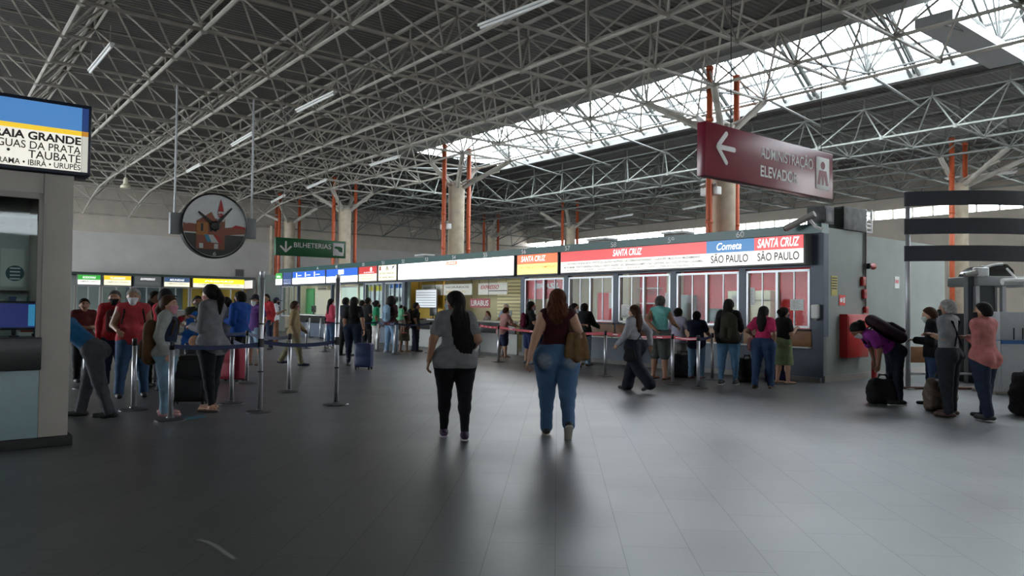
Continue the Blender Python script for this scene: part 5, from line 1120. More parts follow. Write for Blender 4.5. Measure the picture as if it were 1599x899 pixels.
def belt(a, b, m, label, sag=.05, z=.94, z2=None, dash=False):
    A_, B_ = POSTS[a], POSTS[b]; d = B_-A_; L = np.linalg.norm(d); rz = math.atan2(d[1], d[0]); z2 = z if z2 is None else z2
    t = thing('queue_belt', label, 'belt', (A_[0], A_[1], 0), rz, 'queue belts'); n = 12; mb = MB(); vs = []; fs = []; r = .036
    for i in range(n+1):
        f = i/n; x = r+(L-2*r)*f; zc = z+(z2-z)*f-sag*4*f*(1-f)
        vs += [(x, -.002, zc-.028), (x, -.002, zc+.028), (x, .002, zc+.028), (x, .002, zc-.028)]
        if i: k = 4*(i-1); fs += [(k+q, k+(q+1) % 4, k+4+(q+1) % 4, k+4+q) for q in range(4)]
    fs += [(0, 3, 2, 1), (4*n, 4*n+1, 4*n+2, 4*n+3)]; mb.add(vs, fs); o = mb.build('webbing', m, t)
    bm = bmesh.new(); bm.from_mesh(o.data); bmesh.ops.recalc_face_normals(bm, faces=bm.faces); bm.to_mesh(o.data); bm.free()
    if dash:
        mb = MB()
        for f in np.arange(.12, .95, .22): zc = z+(z2-z)*f-sag*4*f*(1-f); mb.box(L*f, L*f+.16, -.004, .004, zc-.006, zc+.008)
        mb.build('print', M_WHITE, t)
belt('B', 'T1', M_BLUEBELT, 'blue queue belt from the girl to the nearer tall post', .03); belt('T1', 'T2', M_BLUEBELT, 'blue queue belt sagging between the two tall posts', .05, .97, .95); belt('C', 'T1', M_BLUEBELT, 'blue queue belt behind the grey blazer woman', .05); belt('D', 'E', M_BLUEBELT, 'blue queue belt passing the person in beige', .05); belt('F', 'D', M_BLUEBELT, 'blue queue belt behind the girl at the red suitcase', .05)
belt('L', 'M', M_REDBELT, 'red queue belt starting behind the walking woman in grey', .02, dash=True); belt('M', 'Q', M_REDBELT, 'red queue belt passing behind the woman in maroon', .06, dash=True); belt('Q', 'R', M_REDBELT, 'red queue belt behind the woman in the striped shirt', .03, dash=True); belt('R', 'S', M_REDBELT, 'short red queue belt by the teal top', .02, dash=True)
belt('H', 'I', M_BLUEBELT, 'dark queue belt by the pink jacket', .05); belt('I', 'J', M_BLUEBELT, 'short dark queue belt by the green top', .03); belt('J', 'K', M_BLUEBELT, 'dark queue belt by the black backpack', .05)
belt('T', 'S', M_BLUEBELT, 'dark belt between the last two posts by the black jacket', .03)

# ------------------------------------------------------------------ people
JEANS = (.035, .075, .15); LJEANS = (.12, .21, .33); DJEANS = (.018, .028, .055); BLK = (.010, .010, .012); WHT = (.6, .6, .58)
MW = (.62, .64, .66); MB_ = (.012, .012, .014)
# the two women walking away in front
p = person('woman in grey t-shirt and black leggings walking away, long black hair', 709, 684, 450, -6, girth=1.12, bust=.9, legs=(-9, 8, 13, 10), spread=0.5, arms=((.02, .05, -.22), 'away'), head=(-55, 0), skin_t='tan', hair=('longer', 'black'), shirt=('tee', (.17, .17, .175)), pants=('skinny', (.008, .008, .010)), shoes=(.05, .025, .07), sole=(.55, .5, .55), mask=(.45, .55, .6), hem=-.018, name='person')
p = person('woman in maroon sleeveless top and faded jeans walking away, brown wavy hair', 870, 683, 447, 0, girth=1.22, bust=.9, legs=(-16, 24, 9, 5), spread=0, arms=((.06, -.03, -.27), (.10, -.06, -.285)), head=(8, 0), skin_t='light', hair=('wavy', 'auburn'), shirt=('sleeveless', (.040, .008, .012)), pants=('straight', (.045, .10, .20)), shoes=(.012, .012, .012), sole=(.5, .47, .42), hem=.035, toe=(42, 0))
shoulder_bag(p, 'large tan shoulder bag of the woman in maroon', (.16, .09, .042), 'R', .26, .42, .19, -.15, -.02, wide='x')
J = p['J']
m_, N_, L_, b_ = new_mat('faded_jeans'); tc_ = N_.new('ShaderNodeTexCoord'); prev = None
nz_ = N_.new('ShaderNodeTexNoise'); nz_.inputs['Scale'].default_value = 25; L_.new(tc_.outputs['Object'], nz_.inputs['Vector'])
for q in (-1, 1):
    c = J['hR' if q > 0 else 'hL']+va(q*.03, -.13, -.01)
    d_ = N_.new('ShaderNodeVectorMath'); d_.operation = 'DISTANCE'; L_.new(tc_.outputs['Object'], d_.inputs[0]); d_.inputs[1].default_value = tuple(c)
    r_ = N_.new('ShaderNodeMapRange'); r_.inputs[1].default_value = .05; r_.inputs[2].default_value = .11; r_.inputs[3].default_value = .8; r_.inputs[4].default_value = 0; L_.new(d_.outputs['Value'], r_.inputs[0])
    if prev is None: prev = r_
    else:
        a_ = N_.new('ShaderNodeMath'); a_.operation = 'MAXIMUM'; L_.new(prev.outputs[0], a_.inputs[0]); L_.new(r_.outputs[0], a_.inputs[1])
mu_ = N_.new('ShaderNodeMath'); mu_.operation = 'MULTIPLY'; L_.new(a_.outputs[0], mu_.inputs[0]); L_.new(nz_.outputs['Fac'], mu_.inputs[1])
x_ = N_.new('ShaderNodeMix'); x_.data_type = 'RGBA'; x_.inputs[6].default_value = (.045, .10, .20, 1); x_.inputs[7].default_value = (.50, .47, .36, 1); L_.new(mu_.outputs[0], x_.inputs['Factor']); L_.new(x_.outputs[2], b_.inputs['Base Color']); b_.inputs['Roughness'].default_value = .85
wb = [o for o in bpy.data.objects if o.get('label', '').startswith('woman in maroon')][0]
for ch in wb.children:
    if ch.name.startswith('trousers'): ch.data.materials[0] = m_
# striped shirt walker
p = person('woman in striped grey shirt and dark trousers striding past the red belt', 997, 611, 471, -48, girth=1.08, bust=.8, legs=(20, 4, -22, 22), arms=('swingb', 'swingf'), skin_t='light', hair=('long', 'brown'), shirt=('long', (.33, .33, .36)), pants=('wide', (.012, .014, .022)), hem=.0, toe=(0, 28))
shoulder_bag(p, 'black crossbody bag of the woman in the striped shirt', (.010, .010, .011), 'L', .2, .26, .36, -.05, .03, cross=True)
# customers at windows 57 to 60
person('man in teal sleeveless top and grey shorts with a hand behind his back', 1029, 592, 460, 45, girth=1.12, legs=(2, 2, -3, 3), arms=('counter', 'behind'), skin_t='tan', hair=('crop', 'greydark'), shirt=('sleeveless', (.13, .36, .33)), pants=('shorts', (.075, .085, .08)), shoes=None, hem=-.0)
person('woman with short dark hair in pale lilac top and grey skirt at window 59', 1058, 586, 479, 50, girth=1.12, arms=('counter', 'hang'), skin_t='brown', hair=('bun', 'black'), shirt=('tee', (.30, .28, .36)), pants=('skirt', (.22, .22, .20)), shoes=(.02, .02, .03))
floor_bag('black bag on the floor beside the woman in the lilac top', 1068, 589, .5, .3, .5, (.010, .010, .012), 20, 'travel_bag')
person('person in navy t-shirt and light jeans at the counter of window 59', 1087, 591, 484, 40, girth=1.15, arms=('counter', 'counter'), skin_t='brown', hair=('short', 'black'), shirt=('tee', (.010, .014, .032)), pants=('straight', LJEANS), shoes=(.4, .2, .2), hem=-.06)
p = person('woman in black jacket and blue jeans with long dark hair at window 60', 1137, 600, 465, 30, girth=1.02, arms=('counter', 'hang'), skin_t='light', hair=('long', 'black'), shirt=('jacket', (.010, .010, .011)), pants=('skinny', (.07, .15, .25)), shoes=(.03, .03, .03), sole=(.55, .55, .55), hem=-.02)
backpack(p, 'dark olive backpack on the woman in the black jacket', (.028, .026, .018), 1.15, -.07, .06)
floor_bag('black backpack standing on the floor under window 60', 1166, 596, .38, .26, .48, (.008, .008, .009), 10, 'backpack', cat='backpack')
p = person('woman in bright pink top and blue jeans with long black hair', 1191, 606, 476, 35, girth=1.1, bust=.8, legs=(5, 2, -8, 4), arms=('hang', (.06, .06, -.17)), head=(20, 0), skin_t='brown', hair=('long', 'black'), shirt=('tee', (.45, .03, .11)), pants=('straight', (.028, .055, .12)), shoes=None, hem=.035)
shoulder_bag(p, 'dusty pink handbag on the arm of the woman in bright pink', (.30, .13, .13), 'L', .26, .26, .27, .03, .05)
p = person('woman in black top and green skirt, masked, facing along the counter', 1222, 599, 478, 75, girth=1.05, arms=('phone', 'hold'), head=(5, 5), skin_t='light', hair=('bun', 'black'), shirt=('tee', (.009, .009, .010)), pants=('skirt', (.14, .18, .09)), shoes=None, mask=(.12, .11, .22), hem=-.0)
floor_bag('navy bag held low beside the green skirt', 1213, 597, .42, .25, .42, (.02, .022, .07), 10, 'travel_bag')
p = person('man in black jacket and light jeans at window 57', 911, 571, 472, 45, girth=1.15, arms=('counter', 'counter'), skin_t='brown', hair=('crop', 'black'), shirt=('jacket', (.010, .011, .013)), pants=('straight', (.16, .24, .32)), shoes=(.06, .035, .02), hem=-.03)
person('masked person with dark tied hair behind the man in the black jacket', 895, 573, 472, 110, girth=1.0, arms=('hold', 'hold'), skin_t='light', hair=('bun', 'black'), shirt=('tee', (.012, .012, .014)), pants=('straight', DJEANS), mask=MW)
p = person('masked woman in black top and navy shorts with long black hair at window 56', 826, 568, 469, 75, girth=1.0, arms=('phone', 'phone'), head=(10, 12), skin_t='light', hair=('long', 'black'), shirt=('tee', (.010, .010, .011)), pants=('shorts', (.02, .03, .09)), shoes=(.3, .3, .3), mask=MW)
backpack(p, 'maroon backpack of the masked woman at window 56', (.12, .012, .03), .75, -.02)
person('person in dusty pink shirt and navy shorts leaning on the long counter', 784, 559, 478, 60, girth=1.15, lean=10, arms=('counter', 'counter'), skin_t='light', hair=('short', 'brown'), shirt=('tee', (.36, .19, .17)), pants=('shorts', (.015, .02, .05)), shoes=None, hem=-.05)
person('person in white top stooping behind the woman in maroon', 840, 566, 500, 40, H=1.55, lean=28, arms=('counter', 'counter'), skin_t='light', hair=('short', 'brown'), shirt=('tee', (.42, .43, .46)), pants=('straight', DJEANS))
# clerks inside
def inside(label, t, y, top, a, **k):
    b = W(t, y); person(label, 0, 0, 0, a, base=(b[0], b[1], 0), H=k.pop('H', 1.62), **k)
inside('clerk in pale blue shirt with grey hair and mask behind the long counter', 11.95, 0.95, 0, 215, skin_t='light', hair=('short', 'grey'), shirt=('tee', (.35, .45, .55)), mask=MW, arms=('counter', 'counter'))
inside('red haired clerk sitting low behind the long counter', 13.0, 0.95, 0, 240, H=1.36, skin_t='light', hair=('wavy', 'auburn'), shirt=('tee', (.25, .2, .2)), arms=('counter', 'counter'))
inside('dark haired clerk behind the counter under the long blue sign', 25.6, 1.0, 0, 150, H=1.5, skin_t='light', hair=('short', 'brown'), shirt=('tee', (.3, .26, .2)), arms=('counter', 'counter'))
# middle group
p = person('man in black t-shirt and dark jeans facing along the long counter', 648, 549, 471, 80, girth=1.1, arms=('hang', 'hold'), skin_t='tan', hair=('short', 'black'), shirt=('tee', (.010, .010, .011)), pants=('straight', (.012, .016, .03)), shoes=(.015, .015, .015), hem=-.03)
backpack(p, 'black patterned backpack on the man in the black t-shirt', (.012, .012, .013), 1.0)
p = person('woman with big curly black hair and light jeans carrying a child', 610, 551, 462, 40, girth=1.0, arms=('hold', 'hold'), skin_t='dark', hair=('curly', 'black'), shirt=('tee', (.06, .025, .03)), pants=('straight', (.16, .25, .36)), shoes=(.5, .5, .5))
backpack(p, 'pale blue patterned backpack on the curly haired woman', (.20, .30, .40), 1.05)
b = P(628, 552)
person('small child in green top held up beside the curly haired woman', 0, 0, 0, 60, base=(b[0], b[1], .62), H=.92, legs=(25, 30, 20, 30), arms=('hold', 'hold'), girth=1.15, skin_t='brown', hair=('short', 'black'), shirt=('tee', (.12, .36, .2)), pants=('shorts', (.2, .17, .14)), shoes=(.3, .08, .08))
person('woman in olive skirt carrying the child in green', 630, 550, 485, 30, H=1.5, arms=('hold', 'hold'), skin_t='brown', hair=('short', 'black'), shirt=('tee', (.08, .05, .05)), pants=('skirt', (.10, .09, .06)), shoes=(.2, .12, .05))
person('woman in green t-shirt and white trousers with a black mask', 586, 546, 468, 70, arms=('hang', 'hang'), skin_t='brown', hair=('bun', 'black'), shirt=('tee', (.015, .20, .085)), pants=('straight', (.55, .54, .52)), shoes=(.3, .3, .3), mask=MB_)
person('tall masked man in black behind the woman in green', 573, 543, 457, 60, H=1.78, arms=('hold', 'hang'), skin_t='brown', hair=('short', 'black'), shirt=('tee', (.016, .016, .018)), pants=('straight', BLK), mask=MW, shoes=(.02, .02, .02))
person('person with only dark hair showing behind the green t-shirt group', 564, 538, 468, 50, arms=('hang', 'hang'), skin_t='brown', hair=('short', 'black'), shirt=('tee', (.05, .05, .06)), pants=('straight', DJEANS))
p = person('woman in black t-shirt and dark jeans pulling a blue suitcase', 551, 572, 462, 2, girth=1.14, legs=(-6, 5, 7, 4), arms=('pull', 'hang'), skin_t='tan', hair=('long', 'black'), shirt=('tee', (.010, .010, .011)), pants=('skinny', (.012, .018, .035)), shoes=(.02, .02, .02), hem=.01)
suitcase('navy blue trolley suitcase pulled by the woman in black', 568, 577, .40, .24, .62, (.012, .022, .085), 10, .30)
person('man in dark shirt partly hidden behind the woman with the suitcase', 538, 556, 463, 30, arms=('hold', 'hold'), skin_t='brown', hair=('short', 'black'), shirt=('tee', (.014, .015, .022)), pants=('straight', BLK))
p = person('masked woman in pink red jacket and jeans with long black hair', 515, 544, 465, 60, arms=('hold', 'hang'), skin_t='light', hair=('long', 'black'), shirt=('jacket', (.42, .05, .09)), pants=('skinny', (.06, .11, .20)), shoes=(.5, .5, .5), mask=MW)
shoulder_bag(p, 'black handbag of the woman in the pink red jacket', (.012, .012, .012), 'L', .25, .25, .26, -.03, .04)
p = person('person in beige jacket and khaki trousers walking with navy trainers', 454, 571, 467, 78, girth=1.1, legs=(16, 4, -20, 10), arms=('hang', 'swingf'), skin_t='brown', hair=('short', 'brown'), shirt=('jacket', (.24, .175, .095)), pants=('straight', (.17, .15, .09)), shoes=(.015, .018, .05), sole=(.5, .5, .5), mask=(.38, .2, .2), hem=-.05)
p = person('man in white t-shirt, brown trousers and dark cap reading a phone', 429, 537, 464, 75, arms=('phone', 'phone'), skin_t='brown', hair=('cap', 'black', (.02, .02, .05)), shirt=('tee', (.55, .57, .6)), pants=('straight', (.16, .075, .04)), shoes=(.03, .03, .03), mask=MB_, hem=-.03)
backpack(p, 'navy backpack on the man in the white t-shirt', (.015, .016, .04), .9)
# left queue
person('man in blue shirt and grey trousers bending over toward the kiosk', 146, 652, 0, -98, H=1.74, girth=1.0, lean=48, legs=(16, 3, -14, 5), arms=((.0, .16, -.24), (.0, .16, -.24)), skin_t='tan', hair=('short', 'black'), shirt=('tee', (.015, .085, .19)), pants=('straight', (.062, .066, .075)), shoes=(.015, .015, .015), hem=.03)
p = person('grey haired man in red vest and jeans with a white mask', 205, 620, 443, 150, H=1.74, girth=1.18, belly=.9, arms=((.02, .1, -.2), 'hang'), legs=(3, 2, -2, 2), spread=8, head=(12, 0), skin_t='tan', hair=('short', 'grey'), shirt=('sleeveless', (.40, .045, .055)), pants=('straight', (.04, .08, .15)), shoes=(.015, .015, .015), mask=MW)
backpack(p, 'dark rucksack with black straps on the man in the red vest', (.014, .012, .012), .85)
p = person('masked man in red jacket beside the grey haired man', 176, 604, 446, 160, H=1.72, arms=('hang', 'hold'), skin_t='tan', hair=('short', 'greydark'), shirt=('jacket', (.33, .018, .025)), pants=('straight', DJEANS), shoes=(.4, .4, .4), mask=MB_, glasses=True)
bx = place_sdf(p, 'tote_bag', 'dark red tote bag with white letters carried by the man in the red jacket', 'bag', [('bag_body', SDF().cap(p['J']['chest']+p['fw']*.19+va(-.10, 0, -.18), p['J']['chest']+p['fw']*.19+va(-.10, 0, .05), .09, .09, ((0, 1, 0), .4), .02).cap(p['J']['chest']+p['fw']*.19+va(.02, 0, -.18), p['J']['chest']+p['fw']*.19+va(.02, 0, .05), .09, .09, ((0, 1, 0), .4), .02), cloth((.09, .02, .02), 'bag')), ('strap', SDF().cap(p['J']['chest']+p['fw']*.17+va(-.06, 0, .1), p['J']['sL']+p['up']*.06, .014).cap(p['J']['chest']+p['fw']*.17+va(.0, 0, .1), p['J']['sL']+p['up']*.06, .014), cloth((.01, .01, .01), 'bag'))])
for s_, z_ in (('STR', .20), ('AU', .09)):
    o = text(s_, M_WHITE, bx, -.08, z_, .16, .08, 0, .02); o.rotation_euler[2] = math.pi; o.location = (0, .045, 0)
person('person in black hooded top behind the red vest man', 238, 602, 444, 120, H=1.72, arms=('hold', 'hold'), skin_t='brown', hair=('long', 'black'), shirt=('jacket', (.008, .008, .009)), pants=('straight', BLK))
person('man in red shirt with a black cap and mask behind the girl', 252, 610, 441, 95, H=1.74, girth=1.12, arms=('hold', 'phone'), head=(10, 5), skin_t='brown', hair=('cap', 'black', (.012, .012, .014)), shirt=('long', (.40, .02, .035)), pants=('straight', DJEANS), mask=MB_)
p = person('girl with pink mask, grey sleeves and jeans, brown hair tied back', 257, 649, 458, 82, girth=.98, arms=('hang', 'hang'), legs=(3, 1, -3, 2), head=(14, 2), skin_t='light', hair=('pony', 'brown'), shirt=('long', (.26, .27, .26)), pants=('straight', (.17, .28, .37)), shoes=(.50, .25, .25), mask=(.50, .22, .27), hem=-.005)
v_ = SDF(); Jq = p['J']; Hq = p['H']; v_.cap(Jq['waist']-p['up']*.03, Jq['chest']+p['up']*.03, .085*Hq+.022, .092*Hq+.022, ((0, 1, 0), .72), .03); v_.cap(Jq['sR']-va(.05, 0, .02), Jq['sL']+va(.05, 0, -.02), .045*Hq+.016); v_.fold = .003
gb = [o for o in bpy.data.objects if o.get('label', '').startswith('girl with pink mask')][0]
mesh_obj('vest', [v_.mesh(.012)], cloth((.014, .022, .045)), gb)
backpack(p, 'brown canvas backpack on the girl with the pink mask', (.085, .045, .022), 1.15, -.16)
p = person('woman in grey blazer and black trousers holding a phone, hair tied back', 331, 641, 441, -78, girth=1.06, bust=.9, legs=(5, 2, -6, 3), arms=('phone', 'hold'), head=(0, 12), skin_t='light', hair=('pony', 'black'), shirt=('jacket', (.14, .14, .15)), pants=('skinny', (.012, .013, .017)), shoes=None, mask=(.50, .25, .22), hem=-.06)
s_ = SDF(); cc = p['J']['pel']+va(-.14, .12, .05); s_.cap(cc-va(0, .06, 0), cc+va(0, .06, 0), .085, None, ((1, 0, 0), .45), .03); st_ = SDF(); st_.cap(cc+va(.02, -.06, .06), p['J']['sR']+va(-.1, -.1, .03), .009); st_.cap(p['J']['sR']+va(-.1, -.1, .03), p['J']['sR']+va(-.02, 0, .07), .009); st_.cap(cc+va(0, .08, .05), p['J']['sR']+va(-.04, .12, -.02), .009); st_.cap(p['J']['sR']+va(-.04, .12, -.02), p['J']['sR']+va(-.02, 0, .07), .009)
place_sdf(p, 'crossbody_bag', 'rounded tan crossbody bag of the woman in the grey blazer', 'bag', [('bag_body', s_, cloth((.34, .19, .11), 'bag')), ('strap', st_, cloth((.1, .05, .03), 'bag'))])
suitcase('large black suitcase standing between the girl and the grey blazer woman', 297, 632, .50, .32, .74, (.007, .007, .008), -10, .16)
suitcase('red hard suitcase behind the queue post near the blue jacket', 361, 596, .52, .32, .72, (.30, .010, .035), 15, 0)
floor_b = P(303, 604)
s_ = SDF(); s_.cap((0, 0, .12), (0, 0, .42), .24, .16, ((0, 1, 0), .7), .05); s_.cap((-.12, 0, .06), (.14, 0, .05), .1, None, None, .06); s_.fold = .012; s_.clip((0, 0, -1), (0, 0, .0))
t_ = thing('cloth_sack', 'blue cloth sack behind the black suitcase on the floor stand', 'bag', (floor_b[0], floor_b[1], .74), 0); t_['label'] = 'bright blue cloth sack on top of a dark box by the girl'
mesh_obj('sack_body', [s_.mesh(.012)], cloth((.012, .10, .36), 'bag'), t_); mesh_obj('knot', [SDF().ball((0, 0, .56), .06).mesh(.01)], cloth((.012, .10, .36), 'bag'), t_)
bk_ = MB().box(-.24, .24, -.2, .2, 0, .74).build('storage_box', mat('dark_box', (.02, .02, .022), .6), None, .02); bk_.location = (floor_b[0], floor_b[1], 0); tag(bk_, 'dark box standing under the blue cloth sack', 'box')
p = person('person in camouflage top behind the grey blazer woman', 306, 590, 458, 150, H=1.66, arms=('hold', 'hold'), skin_t='brown', hair=('short', 'black'), shirt=('tee', (.05, .05, .035)), pants=('straight', BLK), mask=(.10, .09, .06))
p = person('masked man in blue jacket with black lower half facing the grey blazer', 374, 592, 446, -70, H=1.76, arms=('hold', 'hold'), skin_t='brown', hair=('short', 'black'), shirt=('jacket', (.012, .06, .26)), pants=('straight', BLK), mask=MB_)
person('person in grey top with tied dark hair beside the blue jacket', 352, 580, 462, -60, arms=('hold', 'hold'), skin_t='tan', hair=('bun', 'black'), shirt=('tee', (.10, .11, .14)), pants=('straight', DJEANS))
person('masked person in purple top and jean shorts behind the tall post', 398, 570, 459, 200, arms=('hang', 'hang'), skin_t='tan', hair=('cap', 'black', (.02, .02, .03)), shirt=('tee', (.08, .03, .14)), pants=('shorts', (.20, .28, .38)), shoes=None, mask=MW)
person('woman in red cardigan with dark hair far behind the tall post', 415, 546, 458, 190, arms=('hold', 'hang'), skin_t='tan', hair=('long', 'black'), shirt=('jacket', (.38, .03, .04)), pants=('straight', DJEANS))
person('person with dark hair half hidden by the kiosk pillar', 128, 596, 464, 140, arms=('hold', 'hold'), skin_t='tan', hair=('short', 'black'), shirt=('tee', (.12, .03, .03)), pants=('straight', BLK))
# group by the totem on the far side
p = person('woman in purple top bending down to a black bag, large backpack on her back', 1397, 631, 0, -84, H=1.66, girth=1.05, lean=58, legs=(2, 2, -2, 3), arms=((.0, -.10, -.29), (-.03, -.07, -.29)), head=(0, 20), skin_t='brown', hair=('curly' if False else 'bun', 'black'), shirt=('tee', (.17, .02, .17)), pants=('skinny', (.012, .014, .024)), shoes=(.015, .015, .015), sole=(.5, .5, .5), mask=MW, hem=.0)
backpack(p, 'dark wine coloured backpack on the bending woman', (.025, .012, .018), 1.35, .0)
floor_bag('black duffel bag on the floor under the bending woman', 1378, 630, .42, .3, .40, (.008, .008, .009), 15)
p = person('masked woman in black top and blue jeans behind the man in grey', 1458, 634, 477, -60, girth=1.0, arms=('hold', 'hold'), head=(0, 20), legs=(4, 2, -4, 3), skin_t='light', hair=('short', 'brown'), shirt=('jacket', (.012, .012, .014)), pants=('skinny', (.035, .06, .12)), shoes=(.012, .012, .014), mask=MW)
p = person('grey haired man in grey t-shirt with crossed black straps', 1484, 650, 465, -38, girth=1.1, arms=('fold', 'fold'), legs=(2, 2, -3, 3), skin_t='tan', hair=('crop', 'grey'), shirt=('tee', (.19, .20, .21)), pants=('straight', (.020, .023, .028)), shoes=(.06, .03, .02), mask=MB_, hem=.01, spread=6)
Jq, Hq = p['J'], p['H']
s_ = SDF(); c0 = Jq['chest']-p['fw']*.135
s_.cap(c0+va(.12, .03, .14), c0+va(-.12, .0, -.20), .013); s_.cap(c0+va(-.12, .03, .14), c0+va(.12, .0, -.20), .013); s_.cap(c0+va(.12, .03, .14), Jq['sR']+va(-.03, .02, .075), .013); s_.cap(c0+va(-.12, .03, .14), Jq['sL']+va(.03, .02, .075), .013)
b_ = SDF(); cb = Jq['pel']+va(.20, -.03, .04); b_.cap(cb-va(0, .05, .05), cb+va(0, .05, .08), .07, None, ((1, 0, 0), .7), .04)
place_sdf(p, 'harness_bag', 'black crossed strap bag on the man in the grey t-shirt', 'bag', [('bag_body', b_, cloth((.01, .01, .011), 'bag')), ('strap', s_, cloth((.009, .009, .010), 'bag'))])
M_PLAID = mat('plaid_bag', (.10, .07, .05), .7, noise=.5, scale=16)
floor_bag('woven checked shopping bag on the floor behind the man in grey', 1468, 641, .40, .30, .48, M_PLAID, 20, 'shopping_bag')
p = person('man in salmon pink shirt and dark jeans with arms folded', 1541, 655, 469, -28, girth=1.2, arms=('fold', 'fold'), legs=(7, 3, -9, 4), spread=6, head=(-20, 0), skin_t='tan', hair=('short', 'black'), shirt=('long', (.42, .15, .14)), pants=('straight', (.018, .026, .05)), shoes=(.012, .012, .014), mask=MB_, hem=-.06)
floor_bag('dark bag standing at the edge by the white desk', 1606, 648, .4, .35, .62, (.008, .008, .009), 0, 'travel_bag')
# ------------------------------------------------------------------ slatted totem, desk and machine on the far side
B = P(1418, 607); t = thing('slatted_totem', 'tall panel of three curved dark boards on steel posts', 'totem', B, math.radians(2))
zc = B[1]
def zpx(py, px=1418): d = ray(px, py); return CAM[2]+d[2]*B[1]/d[1]
Rr = 3.6; xw = 3.1; M_SLAT = mat('charcoal_board', (.022, .026, .035), .6, noise=.15)
for y0, y1 in ((322, 300), (366, 342), (408, 384)):
    z0, z1 = zpx(y0), zpx(y1); mb = MB(); n = 20; vs = []; fs = []
    for i in range(n+1):
        x = -.06+xw*i/n; yy = -.05-(math.sqrt(max(0, Rr**2-(x-xw/2)**2))-math.sqrt(Rr**2-(xw/2)**2))
        for dy, zz in ((0, z0), (0, z1), (.045, z1), (.045, z0)): vs.append((x, yy+dy, zz))
        if i: k = 4*(i-1); fs += [(k+q, k+4+q, k+4+(q+1) % 4, k+(q+1) % 4) for q in range(4)]
    fs += [(0, 1, 2, 3), (4*n+3, 4*n+2, 4*n+1, 4*n)]; mb.add(vs, fs); o = mb.build('curved_board', M_SLAT, t)
    bm = bmesh.new(); bm.from_mesh(o.data); bmesh.ops.recalc_face_normals(bm, faces=bm.faces); bm.to_mesh(o.data); bm.free()
top = zpx(303)
for x in (0.0, xw-.12): MB().bar((x, 0, 0), (x, 0, top), .045, 14).build('pole', M_ALU, t, smooth=True); MB().lathe([(.12, 0), (.12, .015), (.05, .03)], 16, (x, 0)).build('foot', M_ALU, t)
MB().box(-.12, xw+.1, -.08, .08, 0, .05).build('base_rail', mat('brown_rail', (.12, .05, .028), .5), t, .008); MB().box(.03, xw-.15, -.02, .02, .28, .32).build('cross_rail', M_ALU, t)
# low wooden board between steel legs
B = P(1434, 600); t = thing('wooden_barrier', 'low brown wooden board on steel legs by the dark boards', 'barrier', B, math.radians(5))
z0 = HC+ray(1434, 566)[2]*B[1]/ray(1434, 566)[1]; z1 = HC+ray(1434, 541)[2]*B[1]/ray(1434, 541)[1]
MB().box(-.25, .85, -.02, .02, z0, z1).build('board', M_WOOD, t, .006)
for x in (-.18, .78): MB().bar((x, .03, 0), (x, .03, z1), .02, 8).build('leg', M_ALU, t)
MB().bar((-.18, .03, .2), (.78, .03, .2), .012, 8).build('stretcher', M_ALU, t)
# red bollard
B = P(1365, 597); t = thing('red_post', 'slim red post standing at the grey side wall', 'post', B); hh = HC+ray(1365, 517)[2]*B[1]/ray(1365, 517)[1]
MB().lathe([(.055, .02), (.055, hh)], 16).build('pole', M_RED, t); MB().lathe([(.12, 0), (.12, .02), (.06, .03)], 16).build('base', M_DARKMETAL, t); MB().lathe([(.06, hh), (.055, hh+.03), (.01, hh+.05)], 16).build('cap', M_RED, t)
# check-in desk
B = P(1588, 616); t = thing('inspection_desk', 'white panelled desk with a blue stripe behind the man in pink', 'desk', B, math.radians(3)); k_ = B[1]/FPX
def zz_(py): return HC+ray(1588, py)[2]*B[1]/ray(1588, py)[1]
MB().box(-.30, 1.3, 0, .5, .06, zz_(533)).build('lower_panel', mat('desk_white', (.42, .44, .46), .45), t, .008); MB().box(-.30, 1.3, -.015, .5, zz_(537), zz_(533)+.02).build('stripe', mat('desk_blue', (.02, .10, .30), .4), t); MB().box(-.30, 1.3, .02, .5, zz_(531), zz_(487)).build('upper_panel', mat('desk_white', (.42, .44, .46), .45), t, .008)
MB().box(-.38, -.32, -.02, .06, 0, zz_(532)).build('corner_post', M_ALU, t, .008)
for x in (-.05, .12): MB().box(x, x+.015, .0, .02, zz_(530), zz_(512)).build('slot', M_DARKMETAL, t)
MB().box(-.45, 1.4, -.05, .6, 0, .06).build('plinth', M_CONDUIT, t, .006)
# dark screens with pale frame
B = P(1508, 598); t = thing('dark_screen', 'tall dark screen in a pale frame behind the masked man in grey', 'screen', B, math.radians(0))
def zs_(py): return HC+ray(1508, py)[2]*B[1]/ray(1508, py)[1]
kx2 = B[1]/FPX; zt_ = zs_(428)
MB().box(0.03, .19, 0, .05, .1, zt_).build('panel', mat('screen_grey', (.045, .055, .06), .5), t); MB().box(.24, .62, 0, .05, .1, zt_).build('panel', mat('screen_grey', (.045, .055, .06), .5), t)
mb = MB()
for x in (0, .19, .62): mb.box(x, x+.05, -.01, .06, 0, zt_+.03)
mb.box(0, .67, -.01, .06, zt_, zt_+.04); mb.build('frame', mat('frame_grey', (.26, .28, .29), .4), t)
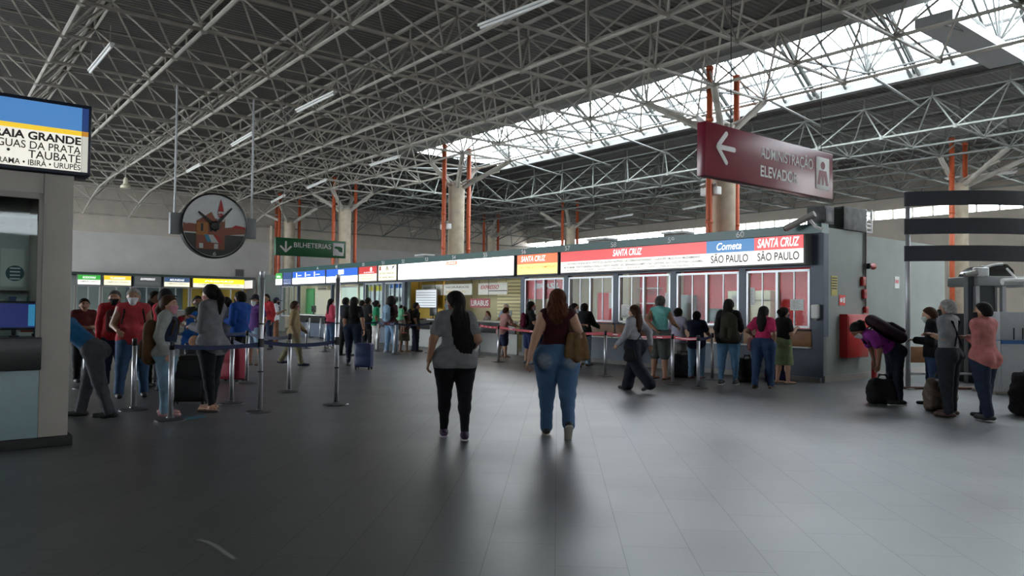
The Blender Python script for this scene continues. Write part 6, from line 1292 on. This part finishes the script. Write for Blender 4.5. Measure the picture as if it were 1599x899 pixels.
# hooded machine above the desk
B = P(1550, 600); t = thing('inspection_machine', 'machine with curved white hood and dark glass above the white desk', 'machine', B, 0)
def zm(py): return HC+ray(1550, py)[2]*B[1]/ray(1550, py)[1]
zb_ = zm(432); s_ = B[1]/FPX
MB().box(-.30, 1.2, .1, 1.3, .0, zm(490)).build('cabinet', mat('machine_dark', (.015, .016, .018), .5), t, .01); MB().box(-.25, 1.2, .1, 1.2, zm(446), zb_+.02).build('tray', mat('machine_grey', (.30, .31, .31), .5), t, .02)
for q in ((-.28, -.2, .1, .2), (.28, .36, .1, .2), (1.1, 1.2, .1, .2), (.28, .36, 1.1, 1.2)): MB().box(*q, zm(490), zm(446)).build('support', M_ALU, t)
arc = [(-.18+.52*(1-math.cos(a_)), zb_+.28*math.sin(a_)) for a_ in np.linspace(0, math.pi/2, 10)]
poly = arc+[(.45, zb_+.28), (.58, zb_+.16), (.62, zb_)]
MB().prism(poly[::-1], .2, .9).build('hood', mat('hood_dark_glass', (.012, .014, .016), .12), t); MB().path([(x, .18, z) for x, z in arc], .03, 8).build('hood_rim', M_WHITE, t)
MB().box(-.32, -.05, .0, .18, zb_, zb_+.2).build('motor_box', M_WHITE, t, .03); MB().bar((-.55, .05, zb_+.03), (-.3, .05, zb_+.08), .05, 10, .07).build('nozzle', M_CONDUIT, t)
c = thing('security_camera', 'white security camera under the lowest dark curved board', 'camera', P(1592, 441, 0)*0 + (CAM+ray(1590, 440)*(13.2/ray(1590, 440)[1])), 0)
MB().bar((-.28, 0, 0), (.14, 0, .02), .06, 12).build('housing', M_WHITE, c, smooth=False); MB().bar((.14, 0, .02), (.17, 0, .02), .05, 12).build('lens', M_BLACK, c); MB().bar((0, .02, .04), (0, .3, .25), .02, 8).build('bracket', M_WHITE, c)
# worn pale marks on the floor
def mark(label, pts, w_):
    q = [P(*p_) for p_ in pts]; mb = MB(); vs = []; fs = []
    for i, c in enumerate(q):
        d = (q[min(i+1, len(q)-1)]-q[max(0, i-1)]); d /= np.linalg.norm(d); nrm = va(-d[1], d[0], 0)*w_*(.4+.6*math.sin(math.pi*(i+.4)/len(q)))
        vs += [c-nrm+va(0, 0, .0015), c+nrm+va(0, 0, .0015)]
        if i: fs.append((2*i-2, 2*i-1, 2*i+1, 2*i))
    mb.add(vs, fs); o = mb.build('floor_scuff', mat('scuff', (.26, .26, .24), .6), None); bm = bmesh.new(); bm.from_mesh(o.data); bmesh.ops.recalc_face_normals(bm, faces=bm.faces)
    bm.to_mesh(o.data); bm.free()
    if o.data.polygons[0].normal.z < 0: o.data.flip_normals()
    tag(o, label, 'floor mark')
mark('pale curved scuff on the dark floor near the picture bottom', [(307, 843), (325, 846), (342, 855), (356, 866), (366, 873)], .02)
mark('faint pale scuff on the floor in front of the kiosk', [(40, 718), (70, 711), (100, 707), (130, 709)], .02)
B = P(298, 652); mb = MB().box(-.17, .17, -.1, .1, 0, .003); o = mb.build('paper_sheet', mat('blue_paper', (.05, .16, .24), .6)); o.location = tuple(B); o.rotation_euler[2] = .5; tag(o, 'blue paper sheet lying flat by the base of the queue post near the girl', 'paper')
